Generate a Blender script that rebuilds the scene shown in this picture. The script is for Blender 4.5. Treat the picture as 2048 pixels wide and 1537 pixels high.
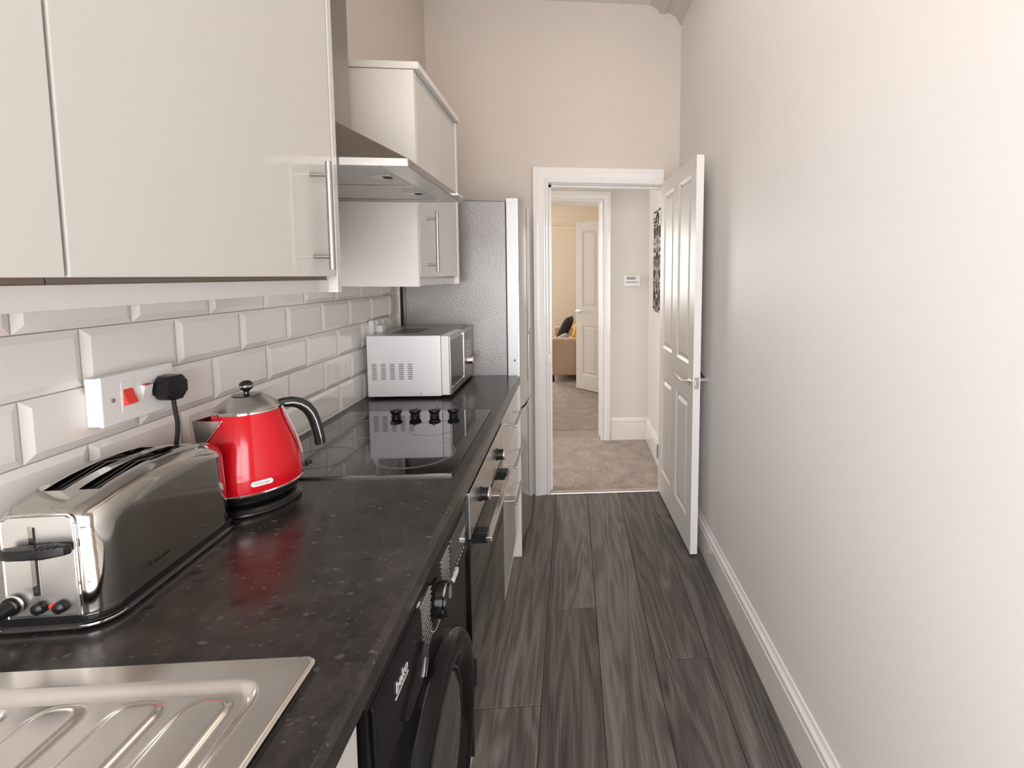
import bpy, bmesh, math, random
from mathutils import Matrix, Vector
random.seed(7)
PI = math.pi
S = bpy.context.scene
C = S.collection
for _o in list(bpy.data.objects):
    bpy.data.objects.remove(_o)

# ------------------------------------------------------------------ camera, world, light, exposure
cam = bpy.data.cameras.new('camera')
camo = bpy.data.objects.new('camera', cam)
C.objects.link(camo)
cam.sensor_fit = 'HORIZONTAL'; cam.sensor_width = 36.0
cam.lens = 36.0 * 973.4 / 2048
cam.shift_x = -(1215.129 - 1024) / 2048
cam.shift_y = -(768.5 - 630.018) / 2048
cam.clip_start = 0.02
camo.matrix_world = (Matrix.Translation((0.8334, 0, 1.4018)) @ Matrix.Rotation(math.radians(-4.2496), 4, 'Z')
                     @ Matrix.Rotation(math.radians(85.3818), 4, 'X') @ Matrix.Rotation(math.radians(0.1715), 4, 'Z'))
S.camera = camo

S.view_settings.view_transform = 'Standard'
S.view_settings.look = 'None'
S.view_settings.gamma = 1.0
S.view_settings.use_curve_mapping = False
S.view_settings.exposure = 0.33

wd = bpy.data.worlds.new('sky'); S.world = wd; wd.use_nodes = True
wbg = wd.node_tree.nodes['Background']
wbg.inputs[0].default_value = (0.80, 0.88, 1.0, 1); wbg.inputs[1].default_value = 1.0

def area(name, loc, rot, sx, sy, power, col):
    l = bpy.data.lights.new(name, 'AREA'); l.shape = 'RECTANGLE'; l.size = sx; l.size_y = sy
    l.energy = power; l.color = col
    o = bpy.data.objects.new(name, l); C.objects.link(o); o.location = loc; o.rotation_euler = rot
    return o
# daylight through the kitchen window behind the camera and the lounge window, plus added fills
area('kitchen_window_light', (0.35, -1.82, 1.22), (PI/2, 0, 0), 2.80, 2.00, 132, (0.985, 0.985, 1.0))
area('hall_fill_light', (-1.30, 3.62, 1.55), (PI/2, 0, -PI/2), 0.75, 1.5, 22, (1.0, 0.96, 0.92))  # added fill from the unseen hall end, brightens the hall walls
area('lounge_window_light', (-0.50, 8.5, 1.60), (-PI/2, 0, 0), 0.95, 1.2, 48, (1.0, 0.97, 0.93))
area('lounge_side_fill_light', (-1.90, 6.9, 1.5), (PI/2, 0, -PI/2), 1.2, 1.4, 22, (1.0, 0.97, 0.93))  # added side fill so the lounge far wall is lit
area('ceiling_fill_light', (0.95, 0.9, 2.98), (0, 0, 0), 0.30, 2.9, 6, (1.0, 0.84, 0.70))  # unseen overhead fill added to even out walls, floor and worktop

# ------------------------------------------------------------------ materials
def nt(m): return m.node_tree.nodes, m.node_tree.links
def mat(name, col, rough=0.5, metal=0.0, coat=0.0, bump=None, spec=0.5, var=None, aniso=0.0):
    """Plain surface with optional noise relief bump=(scale, strength, distance) and colour variation var=(scale, amount)."""
    m = bpy.data.materials.new(name); m.use_nodes = True
    N, L = nt(m); b = N['Principled BSDF']
    b.inputs['Base Color'].default_value = (*col, 1); b.inputs['Roughness'].default_value = rough
    b.inputs['Metallic'].default_value = metal; b.inputs['Coat Weight'].default_value = coat
    b.inputs['Coat Roughness'].default_value = 0.04
    b.inputs['Specular IOR Level'].default_value = spec
    b.inputs['Anisotropic'].default_value = aniso
    tc = N.new('ShaderNodeTexCoord')
    if bump:
        n = N.new('ShaderNodeTexNoise'); n.inputs['Scale'].default_value = bump[0]; n.inputs['Detail'].default_value = 3
        L.new(tc.outputs['Object'], n.inputs['Vector'])
        bp = N.new('ShaderNodeBump'); bp.inputs['Strength'].default_value = bump[1]; bp.inputs['Distance'].default_value = bump[2]
        L.new(n.outputs['Fac'], bp.inputs['Height']); L.new(bp.outputs['Normal'], b.inputs['Normal'])
    if var:
        n = N.new('ShaderNodeTexNoise'); n.inputs['Scale'].default_value = var[0]; n.inputs['Detail'].default_value = 4
        L.new(tc.outputs['Object'], n.inputs['Vector'])
        r = N.new('ShaderNodeValToRGB')
        lo = tuple(max(0, c * (1 - var[1])) for c in col); hi = tuple(min(1, c * (1 + var[1])) for c in col)
        r.color_ramp.elements[0].position = 0.3; r.color_ramp.elements[1].position = 0.7
        r.color_ramp.elements[0].color = (*lo, 1); r.color_ramp.elements[1].color = (*hi, 1)
        L.new(n.outputs['Fac'], r.inputs['Fac']); L.new(r.outputs['Color'], b.inputs['Base Color'])
    return m

M = {}
M['paint'] = mat('wall_paint', (0.66, 0.585, 0.52), 0.55, bump=(60, 0.05, 0.002), var=(1.2, 0.015))
M['paint_r'] = mat('wall_paint_right', (0.84, 0.815, 0.79), 0.5, bump=(45, 0.06, 0.002), var=(1.2, 0.015))
M['hall_paint'] = mat('hall_paint', (0.74, 0.70, 0.65), 0.6, bump=(60, 0.05, 0.002))
M['cream_paint'] = mat('lounge_paint', (0.78, 0.69, 0.57), 0.6, bump=(60, 0.05, 0.002))
M['ceiling'] = mat('ceiling_paint', (0.76, 0.71, 0.65), 0.7, bump=(40, 0.05, 0.002))
M['trim'] = mat('white_gloss_trim', (0.84, 0.81, 0.78), 0.25, coat=0.3)
M['door'] = mat('white_door_paint', (0.78, 0.75, 0.72), 0.36, bump=(25, 0.08, 0.001), spec=0.4)
M['gloss'] = mat('gloss_cabinet', (0.60, 0.58, 0.553), 0.12, spec=0.4)
M['melamine'] = mat('matt_white_board', (0.76, 0.725, 0.69), 0.38)
M['carcass'] = mat('brown_board_edge', (0.22, 0.16, 0.12), 0.6)
M['grout'] = mat('grout', (0.60, 0.56, 0.52), 0.8)
M['tile'] = mat('white_glazed_tile', (0.86, 0.825, 0.785), 0.09, coat=0.4, bump=(7, 0.06, 0.004))
M['steel'] = mat('brushed_steel', (0.60, 0.58, 0.56), 0.30, 1.0)
M['handle'] = mat('satin_bar_steel', (0.43, 0.41, 0.39), 0.33, 1.0)
M['steel_d'] = mat('hood_steel', (0.33, 0.30, 0.28), 0.33, 1.0)
M['steel_hi'] = mat('bright_steel', (0.78, 0.76, 0.74), 0.22, 1.0)
M['chrome'] = mat('polished_chrome', (0.80, 0.785, 0.77), 0.06, 1.0)
M['toaster'] = mat('polished_toaster_steel', (0.90, 0.88, 0.86), 0.34, 1.0, bump=(9, 0.05, 0.003))
M['toaster_side'] = mat('satin_toaster_steel', (0.50, 0.485, 0.46), 0.085, 1.0)
M['wm_black'] = mat('washing_machine_black', (0.006, 0.006, 0.0065), 0.16, spec=0.22)
M['drainer'] = mat('satin_sink_steel', (0.80, 0.765, 0.72), 0.20, 1.0)
M['zone_faint'] = mat('faint_zone_print', (0.022, 0.022, 0.021), 0.12)
M['filter'] = mat('filter_mesh', (0.60, 0.585, 0.56), 0.5, 0.6, bump=(400, 0.4, 0.002))
M['black'] = mat('black_plastic', (0.009, 0.009, 0.0095), 0.30, spec=0.32)
M['blackgloss'] = mat('black_gloss', (0.010, 0.010, 0.011), 0.10, coat=0.3)
M['rubber'] = mat('black_rubber', (0.014, 0.014, 0.014), 0.6)
M['void'] = mat('dark_inside', (0.012, 0.010, 0.009), 0.8)
M['glass_black'] = mat('black_ceramic_glass', (0.010, 0.010, 0.010), 0.035, coat=0.6, spec=0.7)
M['lens'] = mat('smoked_glass', (0.06, 0.061, 0.057), 0.05, coat=0.5)
M['mw_glass'] = mat('microwave_door_glass', (0.045, 0.036, 0.031), 0.12, spec=0.35)
M['steel_m'] = mat('microwave_front_steel', (0.40, 0.37, 0.35), 0.34, 1.0)
M['ring'] = mat('ring_print', (0.24, 0.23, 0.22), 0.3)
M['print'] = mat('pale_print', (0.62, 0.60, 0.59), 0.5)
M['print_dim'] = mat('grey_print', (0.34, 0.32, 0.31), 0.5)
M['print_red'] = mat('red_print', (0.45, 0.06, 0.05), 0.5)
M['red'] = mat('red_enamel', (0.60, 0.003, 0.011), 0.14, coat=0.2, spec=0.4)
M['redplastic'] = mat('red_plastic', (0.78, 0.045, 0.03), 0.35)
M['white'] = mat('white_plastic', (0.82, 0.80, 0.79), 0.30)
M['silver'] = mat('silver_paint', (0.86, 0.855, 0.86), 0.40, 0.15)
M['mw_top'] = mat('microwave_top_metal', (0.50, 0.49, 0.48), 0.32, 0.9)
M['fridge'] = mat('hammered_silver_paint', (0.29, 0.275, 0.265), 0.34, 0.35, bump=(170, 0.28, 0.003))
M['fridge_door'] = mat('silver_door_paint', (0.52, 0.51, 0.50), 0.22, 0.8)
M['fridge_edge'] = mat('pale_silver_plastic', (0.70, 0.69, 0.70), 0.35, 0.1)
M['seal'] = mat('grey_seal', (0.16, 0.155, 0.15), 0.6)
M['sofa'] = mat('tan_fabric', (0.50, 0.35, 0.26), 0.9, bump=(90, 0.3, 0.004), var=(6, 0.08))
M['cush_dark'] = mat('charcoal_fabric', (0.035, 0.03, 0.034), 0.9, bump=(120, 0.3, 0.003))
M['cush_grey'] = mat('pale_grey_fabric', (0.38, 0.37, 0.38), 0.9, bump=(120, 0.3, 0.003))
M['cush_yellow'] = mat('mustard_fabric', (0.78, 0.42, 0.03), 0.85, bump=(120, 0.3, 0.003))
M['lcd'] = mat('grey_green_lcd', (0.33, 0.40, 0.35), 0.25)
M['bar'] = mat('aluminium_bar', (0.62, 0.56, 0.50), 0.4, 0.7)

def worktop_mat():
    m = bpy.data.materials.new('dark_speckled_laminate'); m.use_nodes = True
    N, L = nt(m); b = N['Principled BSDF']; b.inputs['Roughness'].default_value = 0.24
    tc = N.new('ShaderNodeTexCoord')
    n1 = N.new('ShaderNodeTexNoise'); n1.inputs['Scale'].default_value = 22; n1.inputs['Detail'].default_value = 5; n1.inputs['Roughness'].default_value = 0.7
    r1 = N.new('ShaderNodeValToRGB'); r1.color_ramp.elements[0].position = 0.35; r1.color_ramp.elements[1].position = 0.68
    r1.color_ramp.elements[0].color = (0.016, 0.0145, 0.014, 1); r1.color_ramp.elements[1].color = (0.046, 0.039, 0.036, 1)
    L.new(tc.outputs['Object'], n1.inputs['Vector']); L.new(n1.outputs['Fac'], r1.inputs['Fac'])
    # sparse pale flecks
    mp = N.new('ShaderNodeMapping'); mp.inputs['Scale'].default_value = (1.0, 1.5, 1.0); mp.inputs['Rotation'].default_value = (0, 0, 0.6)
    L.new(tc.outputs['Object'], mp.inputs['Vector'])
    wob = N.new('ShaderNodeTexNoise'); wob.inputs['Scale'].default_value = 60; wob.inputs['Detail'].default_value = 2
    L.new(tc.outputs['Object'], wob.inputs['Vector'])
    wm = N.new('ShaderNodeMix'); wm.data_type = 'VECTOR'; wm.inputs['Factor'].default_value = 0.012
    L.new(mp.outputs['Vector'], wm.inputs[4]); L.new(wob.outputs['Color'], wm.inputs[5])
    def fleck(scale, thr, keep, col, prev):
        v = N.new('ShaderNodeTexVoronoi'); v.inputs['Scale'].default_value = scale; L.new(wm.outputs[1], v.inputs['Vector'])
        rd = N.new('ShaderNodeValToRGB'); rd.color_ramp.elements[0].position = thr * 0.55; rd.color_ramp.elements[1].position = thr
        rd.color_ramp.elements[0].color = (1, 1, 1, 1); rd.color_ramp.elements[1].color = (0, 0, 0, 1)
        L.new(v.outputs['Distance'], rd.inputs['Fac'])
        sp = N.new('ShaderNodeSeparateColor'); L.new(v.outputs['Color'], sp.inputs['Color'])
        g = N.new('ShaderNodeMath'); g.operation = 'GREATER_THAN'; g.inputs[1].default_value = keep; L.new(sp.outputs[0], g.inputs[0])
        mu = N.new('ShaderNodeMath'); mu.operation = 'MULTIPLY'; L.new(rd.outputs['Color'], mu.inputs[0]); L.new(g.outputs[0], mu.inputs[1])
        mx = N.new('ShaderNodeMix'); mx.data_type = 'RGBA'; L.new(mu.outputs[0], mx.inputs['Factor'])
        L.new(prev, mx.inputs[6]); mx.inputs[7].default_value = (*col, 1)
        return mx.outputs[2]
    c = fleck(42, 0.30, 0.86, (0.085, 0.074, 0.067), r1.outputs['Color'])
    c = fleck(95, 0.34, 0.84, (0.07, 0.061, 0.056), c)
    c = fleck(30, 0.35, 0.88, (0.008, 0.007, 0.007), c)
    L.new(c, b.inputs['Base Color'])
    bp = N.new('ShaderNodeBump'); bp.inputs['Strength'].default_value = 0.06; bp.inputs['Distance'].default_value = 0.001
    n2 = N.new('ShaderNodeTexNoise'); n2.inputs['Scale'].default_value = 350; L.new(tc.outputs['Object'], n2.inputs['Vector'])
    L.new(n2.outputs['Fac'], bp.inputs['Height']); L.new(bp.outputs['Normal'], b.inputs['Normal'])
    return m
M['worktop'] = worktop_mat()

def plank_mat():
    m = bpy.data.materials.new('grey_oak_plank'); m.use_nodes = True
    N, L = nt(m); b = N['Principled BSDF']
    tc = N.new('ShaderNodeTexCoord'); oi = N.new('ShaderNodeObjectInfo')
    off = N.new('ShaderNodeVectorMath'); off.operation = 'SCALE'; off.inputs[0].default_value = (17, 31, 5); L.new(oi.outputs['Random'], off.inputs['Scale'])
    add = N.new('ShaderNodeVectorMath'); L.new(tc.outputs['Object'], add.inputs[0]); L.new(off.outputs[0], add.inputs[1])
    # broad cathedral figure: warped, stretched rings
    mp = N.new('ShaderNodeMapping'); mp.inputs['Scale'].default_value = (7.0, 0.55, 1); L.new(add.outputs[0], mp.inputs['Vector'])
    n0 = N.new('ShaderNodeTexNoise'); n0.inputs['Scale'].default_value = 1.0; n0.inputs['Detail'].default_value = 2.0; n0.inputs['Distortion'].default_value = 0.4
    L.new(mp.outputs[0], n0.inputs['Vector'])
    mul = N.new('ShaderNodeMath'); mul.operation = 'MULTIPLY'; mul.inputs[1].default_value = 70; L.new(n0.outputs['Fac'], mul.inputs[0])
    sn = N.new('ShaderNodeMath'); sn.operation = 'SINE'; L.new(mul.outputs[0], sn.inputs[0])
    # fine pores
    mp2 = N.new('ShaderNodeMapping'); mp2.inputs['Scale'].default_value = (210, 6, 1); L.new(add.outputs[0], mp2.inputs['Vector'])
    n2 = N.new('ShaderNodeTexNoise'); n2.inputs['Scale'].default_value = 1.0; n2.inputs['Detail'].default_value = 5; L.new(mp2.outputs[0], n2.inputs['Vector'])
    # broad tone
    mp3 = N.new('ShaderNodeMapping'); mp3.inputs['Scale'].default_value = (11, 0.9, 1); L.new(add.outputs[0], mp3.inputs['Vector'])
    n3 = N.new('ShaderNodeTexNoise'); n3.inputs['Scale'].default_value = 1.0; n3.inputs['Detail'].default_value = 3; L.new(mp3.outputs[0], n3.inputs['Vector'])
    a1 = N.new('ShaderNodeMath'); a1.operation = 'MULTIPLY_ADD'; a1.inputs[1].default_value = 0.085; L.new(sn.outputs[0], a1.inputs[0])
    a0 = N.new('ShaderNodeMath'); a0.operation = 'MULTIPLY_ADD'; a0.inputs[1].default_value = 0.55; a0.inputs[2].default_value = 0.0; L.new(n2.outputs['Fac'], a0.inputs[0])
    L.new(a0.outputs[0], a1.inputs[2])
    a2 = N.new('ShaderNodeMath'); a2.operation = 'MULTIPLY_ADD'; a2.inputs[1].default_value = 0.55; L.new(n3.outputs['Fac'], a2.inputs[0]); L.new(a1.outputs[0], a2.inputs[2])
    a3 = N.new('ShaderNodeMath'); a3.operation = 'MULTIPLY_ADD'; a3.inputs[1].default_value = 0.16; L.new(oi.outputs['Random'], a3.inputs[0]); L.new(a2.outputs[0], a3.inputs[2])
    r = N.new('ShaderNodeValToRGB'); e = r.color_ramp.elements
    e[0].position = 0.36; e[0].color = (0.042, 0.037, 0.036, 1); e[1].position = 0.88; e[1].color = (0.23, 0.21, 0.195, 1)
    k = e.new(0.60); k.color = (0.11, 0.099, 0.094, 1)
    L.new(a3.outputs[0], r.inputs['Fac']); L.new(r.outputs['Color'], b.inputs['Base Color'])
    b.inputs['Roughness'].default_value = 0.42
    bp = N.new('ShaderNodeBump'); bp.inputs['Strength'].default_value = 0.25; bp.inputs['Distance'].default_value = 0.001
    L.new(a2.outputs[0], bp.inputs['Height']); L.new(bp.outputs['Normal'], b.inputs['Normal'])
    return m
M['plank'] = plank_mat()
M['floor_base'] = mat('grey_floor_base', (.10, .09, .085), .5)

def carpet_mat():
    m = bpy.data.materials.new('beige_cut_pile_carpet'); m.use_nodes = True
    N, L = nt(m); b = N['Principled BSDF']; b.inputs['Roughness'].default_value = 0.95; b.inputs['Specular IOR Level'].default_value = 0.1
    b.inputs['Sheen Weight'].default_value = 0.2
    tc = N.new('ShaderNodeTexCoord')
    n = N.new('ShaderNodeTexNoise'); n.inputs['Scale'].default_value = 150; n.inputs['Detail'].default_value = 4; L.new(tc.outputs['Object'], n.inputs['Vector'])
    n2 = N.new('ShaderNodeTexNoise'); n2.inputs['Scale'].default_value = 9; n2.inputs['Detail'].default_value = 3; L.new(tc.outputs['Object'], n2.inputs['Vector'])
    ad = N.new('ShaderNodeMath'); ad.operation = 'MULTIPLY_ADD'; ad.inputs[1].default_value = 0.35; L.new(n2.outputs['Fac'], ad.inputs[0]); L.new(n.outputs['Fac'], ad.inputs[2])
    r = N.new('ShaderNodeValToRGB'); e = r.color_ramp.elements
    e[0].position = 0.45; e[0].color = (0.20, 0.155, 0.125, 1); e[1].position = 0.9; e[1].color = (0.56, 0.475, 0.41, 1)
    L.new(ad.outputs[0], r.inputs['Fac']); L.new(r.outputs['Color'], b.inputs['Base Color'])
    bp = N.new('ShaderNodeBump'); bp.inputs['Strength'].default_value = 0.8; bp.inputs['Distance'].default_value = 0.008
    L.new(n.outputs['Fac'], bp.inputs['Height']); L.new(bp.outputs['Normal'], b.inputs['Normal'])
    return m
M['carpet'] = carpet_mat()

def damask_mat():
    """Black mirrored scroll pattern printed on white canvas."""
    m = bpy.data.materials.new('black_damask_print'); m.use_nodes = True
    N, L = nt(m); b = N['Principled BSDF']; b.inputs['Roughness'].default_value = 0.8
    tc = N.new('ShaderNodeTexCoord'); sp = N.new('ShaderNodeSeparateXYZ'); L.new(tc.outputs['Object'], sp.inputs[0])
    pp = N.new('ShaderNodeMath'); pp.operation = 'PINGPONG'; pp.inputs[1].default_value = 0.105; L.new(sp.outputs['Y'], pp.inputs[0])
    cb = N.new('ShaderNodeCombineXYZ'); L.new(pp.outputs[0], cb.inputs['X']); L.new(sp.outputs['Z'], cb.inputs['Y'])
    mp = N.new('ShaderNodeMapping'); mp.inputs['Scale'].default_value = (17, 10, 1); L.new(cb.outputs[0], mp.inputs['Vector'])
    n = N.new('ShaderNodeTexNoise'); n.inputs['Scale'].default_value = 1.0; n.inputs['Detail'].default_value = 2.5; n.inputs['Distortion'].default_value = 1.6
    L.new(mp.outputs[0], n.inputs['Vector'])
    r = N.new('ShaderNodeValToRGB'); e = r.color_ramp.elements; r.color_ramp.interpolation = 'CONSTANT'
    e[0].position = 0; e[0].color = (0.72, 0.64, 0.58, 1); e[1].position = 0.44; e[1].color = (0.008, 0.006, 0.006, 1)
    k = e.new(0.66); k.color = (0.72, 0.64, 0.58, 1)
    L.new(n.outputs['Fac'], r.inputs['Fac']); L.new(r.outputs['Color'], b.inputs['Base Color'])
    return m
M['damask'] = damask_mat()

# ------------------------------------------------------------------ mesh helpers
class B:
    """Collects shapes into one mesh."""
    def __init__(s): s.bm = bmesh.new()
    def _merge(s, t, mtx=None):
        if mtx is not None: bmesh.ops.transform(t, matrix=mtx, verts=t.verts)
        bmesh.ops.recalc_face_normals(t, faces=t.faces)
        me = bpy.data.meshes.new('t'); t.to_mesh(me); t.free(); s.bm.from_mesh(me); bpy.data.meshes.remove(me)
        return s
    def box(s, x0, x1, y0, y1, z0, z1, bev=0.0, seg=2, mtx=None):
        t = bmesh.new(); bmesh.ops.create_cube(t, size=1)
        for v in t.verts: v.co = Vector(((x0 if v.co.x < 0 else x1), (y0 if v.co.y < 0 else y1), (z0 if v.co.z < 0 else z1)))
        if bev: bmesh.ops.bevel(t, geom=list(t.edges), offset=bev, segments=seg, profile=0.5, affect='EDGES')
        return s._merge(t, mtx)
    def prism(s, poly, axis, a, b, bev=0.0, seg=2, mtx=None):
        """poly: 2-D points; axis 'x': (y,z), 'y': (x,z), 'z': (x,y); extruded from a to b."""
        t = bmesh.new()
        def P(p, h): return {'x': (h, p[0], p[1]), 'y': (p[0], h, p[1]), 'z': (p[0], p[1], h)}[axis]
        lo = [t.verts.new(P(p, a)) for p in poly]; hi = [t.verts.new(P(p, b)) for p in poly]
        t.faces.new(lo); t.faces.new(hi); n = len(poly)
        for i in range(n): t.faces.new((lo[i], lo[(i+1) % n], hi[(i+1) % n], hi[i]))
        if bev:
            rim = [e for e in t.edges if (e.verts[0] in lo and e.verts[1] in lo) or (e.verts[0] in hi and e.verts[1] in hi)]
            bmesh.ops.bevel(t, geom=rim, offset=bev, segments=seg, profile=0.5, affect='EDGES')
        return s._merge(t, mtx)
    def lathe(s, prof, c=(0, 0, 0), seg=32, axis='z', mtx=None):
        t = bmesh.new(); rows = []
        for r, h in prof:
            if r < 1e-6: rows.append([t.verts.new((0, 0, h))])
            else: rows.append([t.verts.new((r*math.cos(2*PI*i/seg), r*math.sin(2*PI*i/seg), h)) for i in range(seg)])
        for A, D in zip(rows, rows[1:]):
            for i in range(seg):
                j = (i+1) % seg
                if len(A) == 1 and len(D) == 1: continue
                if len(A) == 1: t.faces.new((A[0], D[j], D[i]))
                elif len(D) == 1: t.faces.new((A[i], A[j], D[0]))
                else: t.faces.new((A[i], A[j], D[j], D[i]))
        R = {'z': Matrix(), 'x': Matrix.Rotation(PI/2, 4, 'Y'), 'y': Matrix.Rotation(-PI/2, 4, 'X'), '-y': Matrix.Rotation(PI/2, 4, 'X')}[axis]
        mm = Matrix.Translation(c) @ R
        return s._merge(t, (mtx @ mm) if mtx is not None else mm)
    def cyl(s, c, r, h, axis='z', seg=24, bev=0.0, mtx=None):
        """from c along axis by h"""
        if bev: pr = [(0, 0), (r-bev, 0), (r-bev*.3, bev*.3), (r, bev), (r, h-bev), (r-bev*.3, h-bev*.3), (r-bev, h), (0, h)]
        else: pr = [(0, 0), (r, 0), (r, h), (0, h)]
        return s.lathe(pr, c, seg, axis, mtx)
    def sweep(s, path, sec, up=Vector((0, 0, 1)), scale=None, mtx=None, closed=False):
        """path: points; sec: list of 2-D (side, up) points; frames follow the path."""
        t = bmesh.new(); rows = []; n = len(path); P = [Vector(p) for p in path]
        for i, p in enumerate(P):
            if closed: d = P[(i+1) % n] - P[i-1]
            else: d = (P[min(i+1, n-1)] - P[max(i-1, 0)])
            d.normalize()
            sd = d.cross(up)
            if sd.length < 1e-4: sd = d.cross(Vector((0, 1, 0)))
            sd.normalize(); u = sd.cross(d).normalized(); k = scale[i] if scale else 1.0
            rows.append([t.verts.new(p + sd*a*k + u*b*k) for a, b in sec])
        m = len(sec)
        rr = list(zip(rows, rows[1:])) + ([(rows[-1], rows[0])] if closed else [])
        for A, D in rr:
            for i in range(m): t.faces.new((A[i], A[(i+1) % m], D[(i+1) % m], D[i]))
        if not closed: t.faces.new(rows[0]); t.faces.new(rows[-1])
        return s._merge(t, mtx)
    def tube(s, path, r, seg=10, up=Vector((0, 0, 1)), scale=None, mtx=None, closed=False):
        return s.sweep(path, [(r*math.cos(2*PI*i/seg), r*math.sin(2*PI*i/seg)) for i in range(seg)], up, scale, mtx, closed)
    def ring(s, c, r0, r1, z0, z1, seg=40, axis='z', mtx=None):
        return s.lathe([(r0, z0), (r1, z0), (r1, z1), (r0, z1), (r0, z0)], c, seg, axis, mtx)
    def grid(s, pts, mtx=None):
        """pts[i][j]: open surface"""
        t = bmesh.new(); V = [[t.verts.new(p) for p in row] for row in pts]
        for A, D in zip(V, V[1:]):
            for j in range(len(A)-1): t.faces.new((A[j], A[j+1], D[j+1], D[j]))
        return s._merge(t, mtx)
    def loft(s, rows, mtx=None):
        """rows of closed loops, capped"""
        t = bmesh.new(); V = [[t.verts.new(p) for p in row] for row in rows]; m = len(rows[0])
        for A, D in zip(V, V[1:]):
            for j in range(m): t.faces.new((A[j], A[(j+1) % m], D[(j+1) % m], D[j]))
        t.faces.new(V[0]); t.faces.new(V[-1])
        return s._merge(t, mtx)

def rrect(x0, x1, y0, y1, r, seg=6):
    out = []
    for cx, cy, a0 in ((x1-r, y1-r, 0), (x0+r, y1-r, PI/2), (x0+r, y0+r, PI), (x1-r, y0+r, 1.5*PI)):
        for i in range(seg+1):
            a = a0 + PI/2*i/seg; out.append((cx + r*math.cos(a), cy + r*math.sin(a)))
    return out

ROOT = {}
def obj(name, b, m, parent=None, local=False, ang=35, label=None, kind=None, wn=True):
    me = bpy.data.meshes.new(name); b.bm.to_mesh(me); b.bm.free()
    rt = parent
    while rt is not None and rt.parent is not None: rt = rt.parent
    if rt is not None and not local and rt.name in ROOT: me.transform(ROOT[rt.name].inverted())
    for p in me.polygons: p.use_smooth = True
    me.set_sharp_from_angle(angle=math.radians(ang))
    me.materials.append(m if not isinstance(m, str) else M[m])
    o = bpy.data.objects.new(name, me); C.objects.link(o)
    if wn:
        md_ = o.modifiers.new('weighted', 'WEIGHTED_NORMAL'); md_.keep_sharp = True; md_.weight = 100
    if parent is not None: o.parent = parent
    if label: o['label'] = label
    if kind: o['kind'] = kind
    return o
def tag(o, label, cat, group=None, kind=None):
    o['label'] = label; o['category'] = cat
    if group: o['group'] = group
    if kind: o['kind'] = kind
    return o
def thing(name, label, cat, loc=(0, 0, 0), rz=0.0, group=None, kind=None):
    o = bpy.data.objects.new(name, None); C.objects.link(o); o.empty_display_size = 0.05
    o.location = loc; o.rotation_euler = (0, 0, rz)
    ROOT[o.name] = Matrix.Translation(loc) @ Matrix.Rotation(rz, 4, 'Z')
    return tag(o, label, cat, group, kind)
def struct(name, b, m, label, cat):
    return tag(obj(name, b, m), label, cat, None, 'structure')
def dup(o, loc, parent=None):
    """another piece sharing the mesh"""
    c = o.copy(); C.objects.link(c); c.location = loc
    if parent is not None: c.parent = parent
    return c
def text_mesh(body, size, depth):
    cu = bpy.data.curves.new('t', 'FONT'); cu.body = body; cu.size = size; cu.extrude = depth; cu.align_x = 'CENTER'; cu.align_y = 'CENTER'; cu.offset = size*0.012
    o = bpy.data.objects.new('t', cu); C.objects.link(o)
    dg = bpy.context.evaluated_depsgraph_get(); dg.update()
    me = bpy.data.meshes.new_from_object(o.evaluated_get(dg)); bpy.data.objects.remove(o); bpy.data.curves.remove(cu)
    b = B(); b.bm.from_mesh(me); bpy.data.meshes.remove(me); return b
def cut(o, cutter_b):
    """boolean-subtract a cutter and keep the plain mesh"""
    me = bpy.data.meshes.new('c'); cutter_b.bm.to_mesh(me); cutter_b.bm.free()
    c = bpy.data.objects.new('c', me); C.objects.link(c)
    c.parent = o.parent
    wn = len(o.modifiers) > 0; o.modifiers.clear()
    md = o.modifiers.new('b', 'BOOLEAN'); md.operation = 'DIFFERENCE'; md.solver = 'EXACT'; md.object = c
    dg = bpy.context.evaluated_depsgraph_get(); dg.update()
    nm = bpy.data.meshes.new_from_object(o.evaluated_get(dg)); o.modifiers.clear()
    old = o.data; nm.name = old.name; o.data = nm; bpy.data.meshes.remove(old)
    bpy.data.objects.remove(c); bpy.data.meshes.remove(me)
    for p in nm.polygons: p.use_smooth = True
    nm.set_sharp_from_angle(angle=math.radians(35))
    if wn:
        md = o.modifiers.new('weighted', 'WEIGHTED_NORMAL'); md.keep_sharp = True; md.weight = 100

# ------------------------------------------------------------------ key dimensions
WL, WR, WE, CE = -0.022, 1.505, 3.05, 3.03       # left plaster face, right wall face, end wall face, ceiling
YB = -1.70                                        # rear wall with the window, behind the camera
HY, HX = 4.05, 1.48                               # hall far wall, hall right wall
ZW = 0.91                                         # worktop top

# ------------------------------------------------------------------ room shell
RX0, RX1, RY = -1.45, 2.95, -0.55                  # unseen kitchen end, widened behind the camera to spread the window light
# kitchen floor: base and planks
fl = struct('floor', B().box(RX0-.1, RX1+.1, YB-.1, WE+.02, -0.06, -0.006), 'floor_base', 'dark grey wood-look plank floor of the galley kitchen', 'floor')
PA, PW, PL = 0.7306, 0.2015, 1.83
rows = {-1: 1.496, 0: 1.954, 1: 3.06, 2: 1.655, 3: 2.728}
for k, y in rows.items():
    x0 = PA + k*PW; x1 = min(x0 + PW, WR-.001)
    ys = sorted([y + i*PL for i in range(-4, 3)])
    for ya, yb in zip(ys, ys[1:]):
        ya2, yb2 = max(ya, RY), min(yb, WE-.004)
        if yb2 - ya2 < 0.03: continue
        cx, cy = (x0+x1)/2, (ya2+yb2)/2
        hw, hl = (x1-x0)/2 - .0009, (yb2-ya2)/2 - .0009
        p = obj('plank', B().box(-hw, hw, -hl, hl, -0.006, 0.0, 0.0014, 1), 'plank', fl)
        p.location = (cx, cy, 0)

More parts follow.
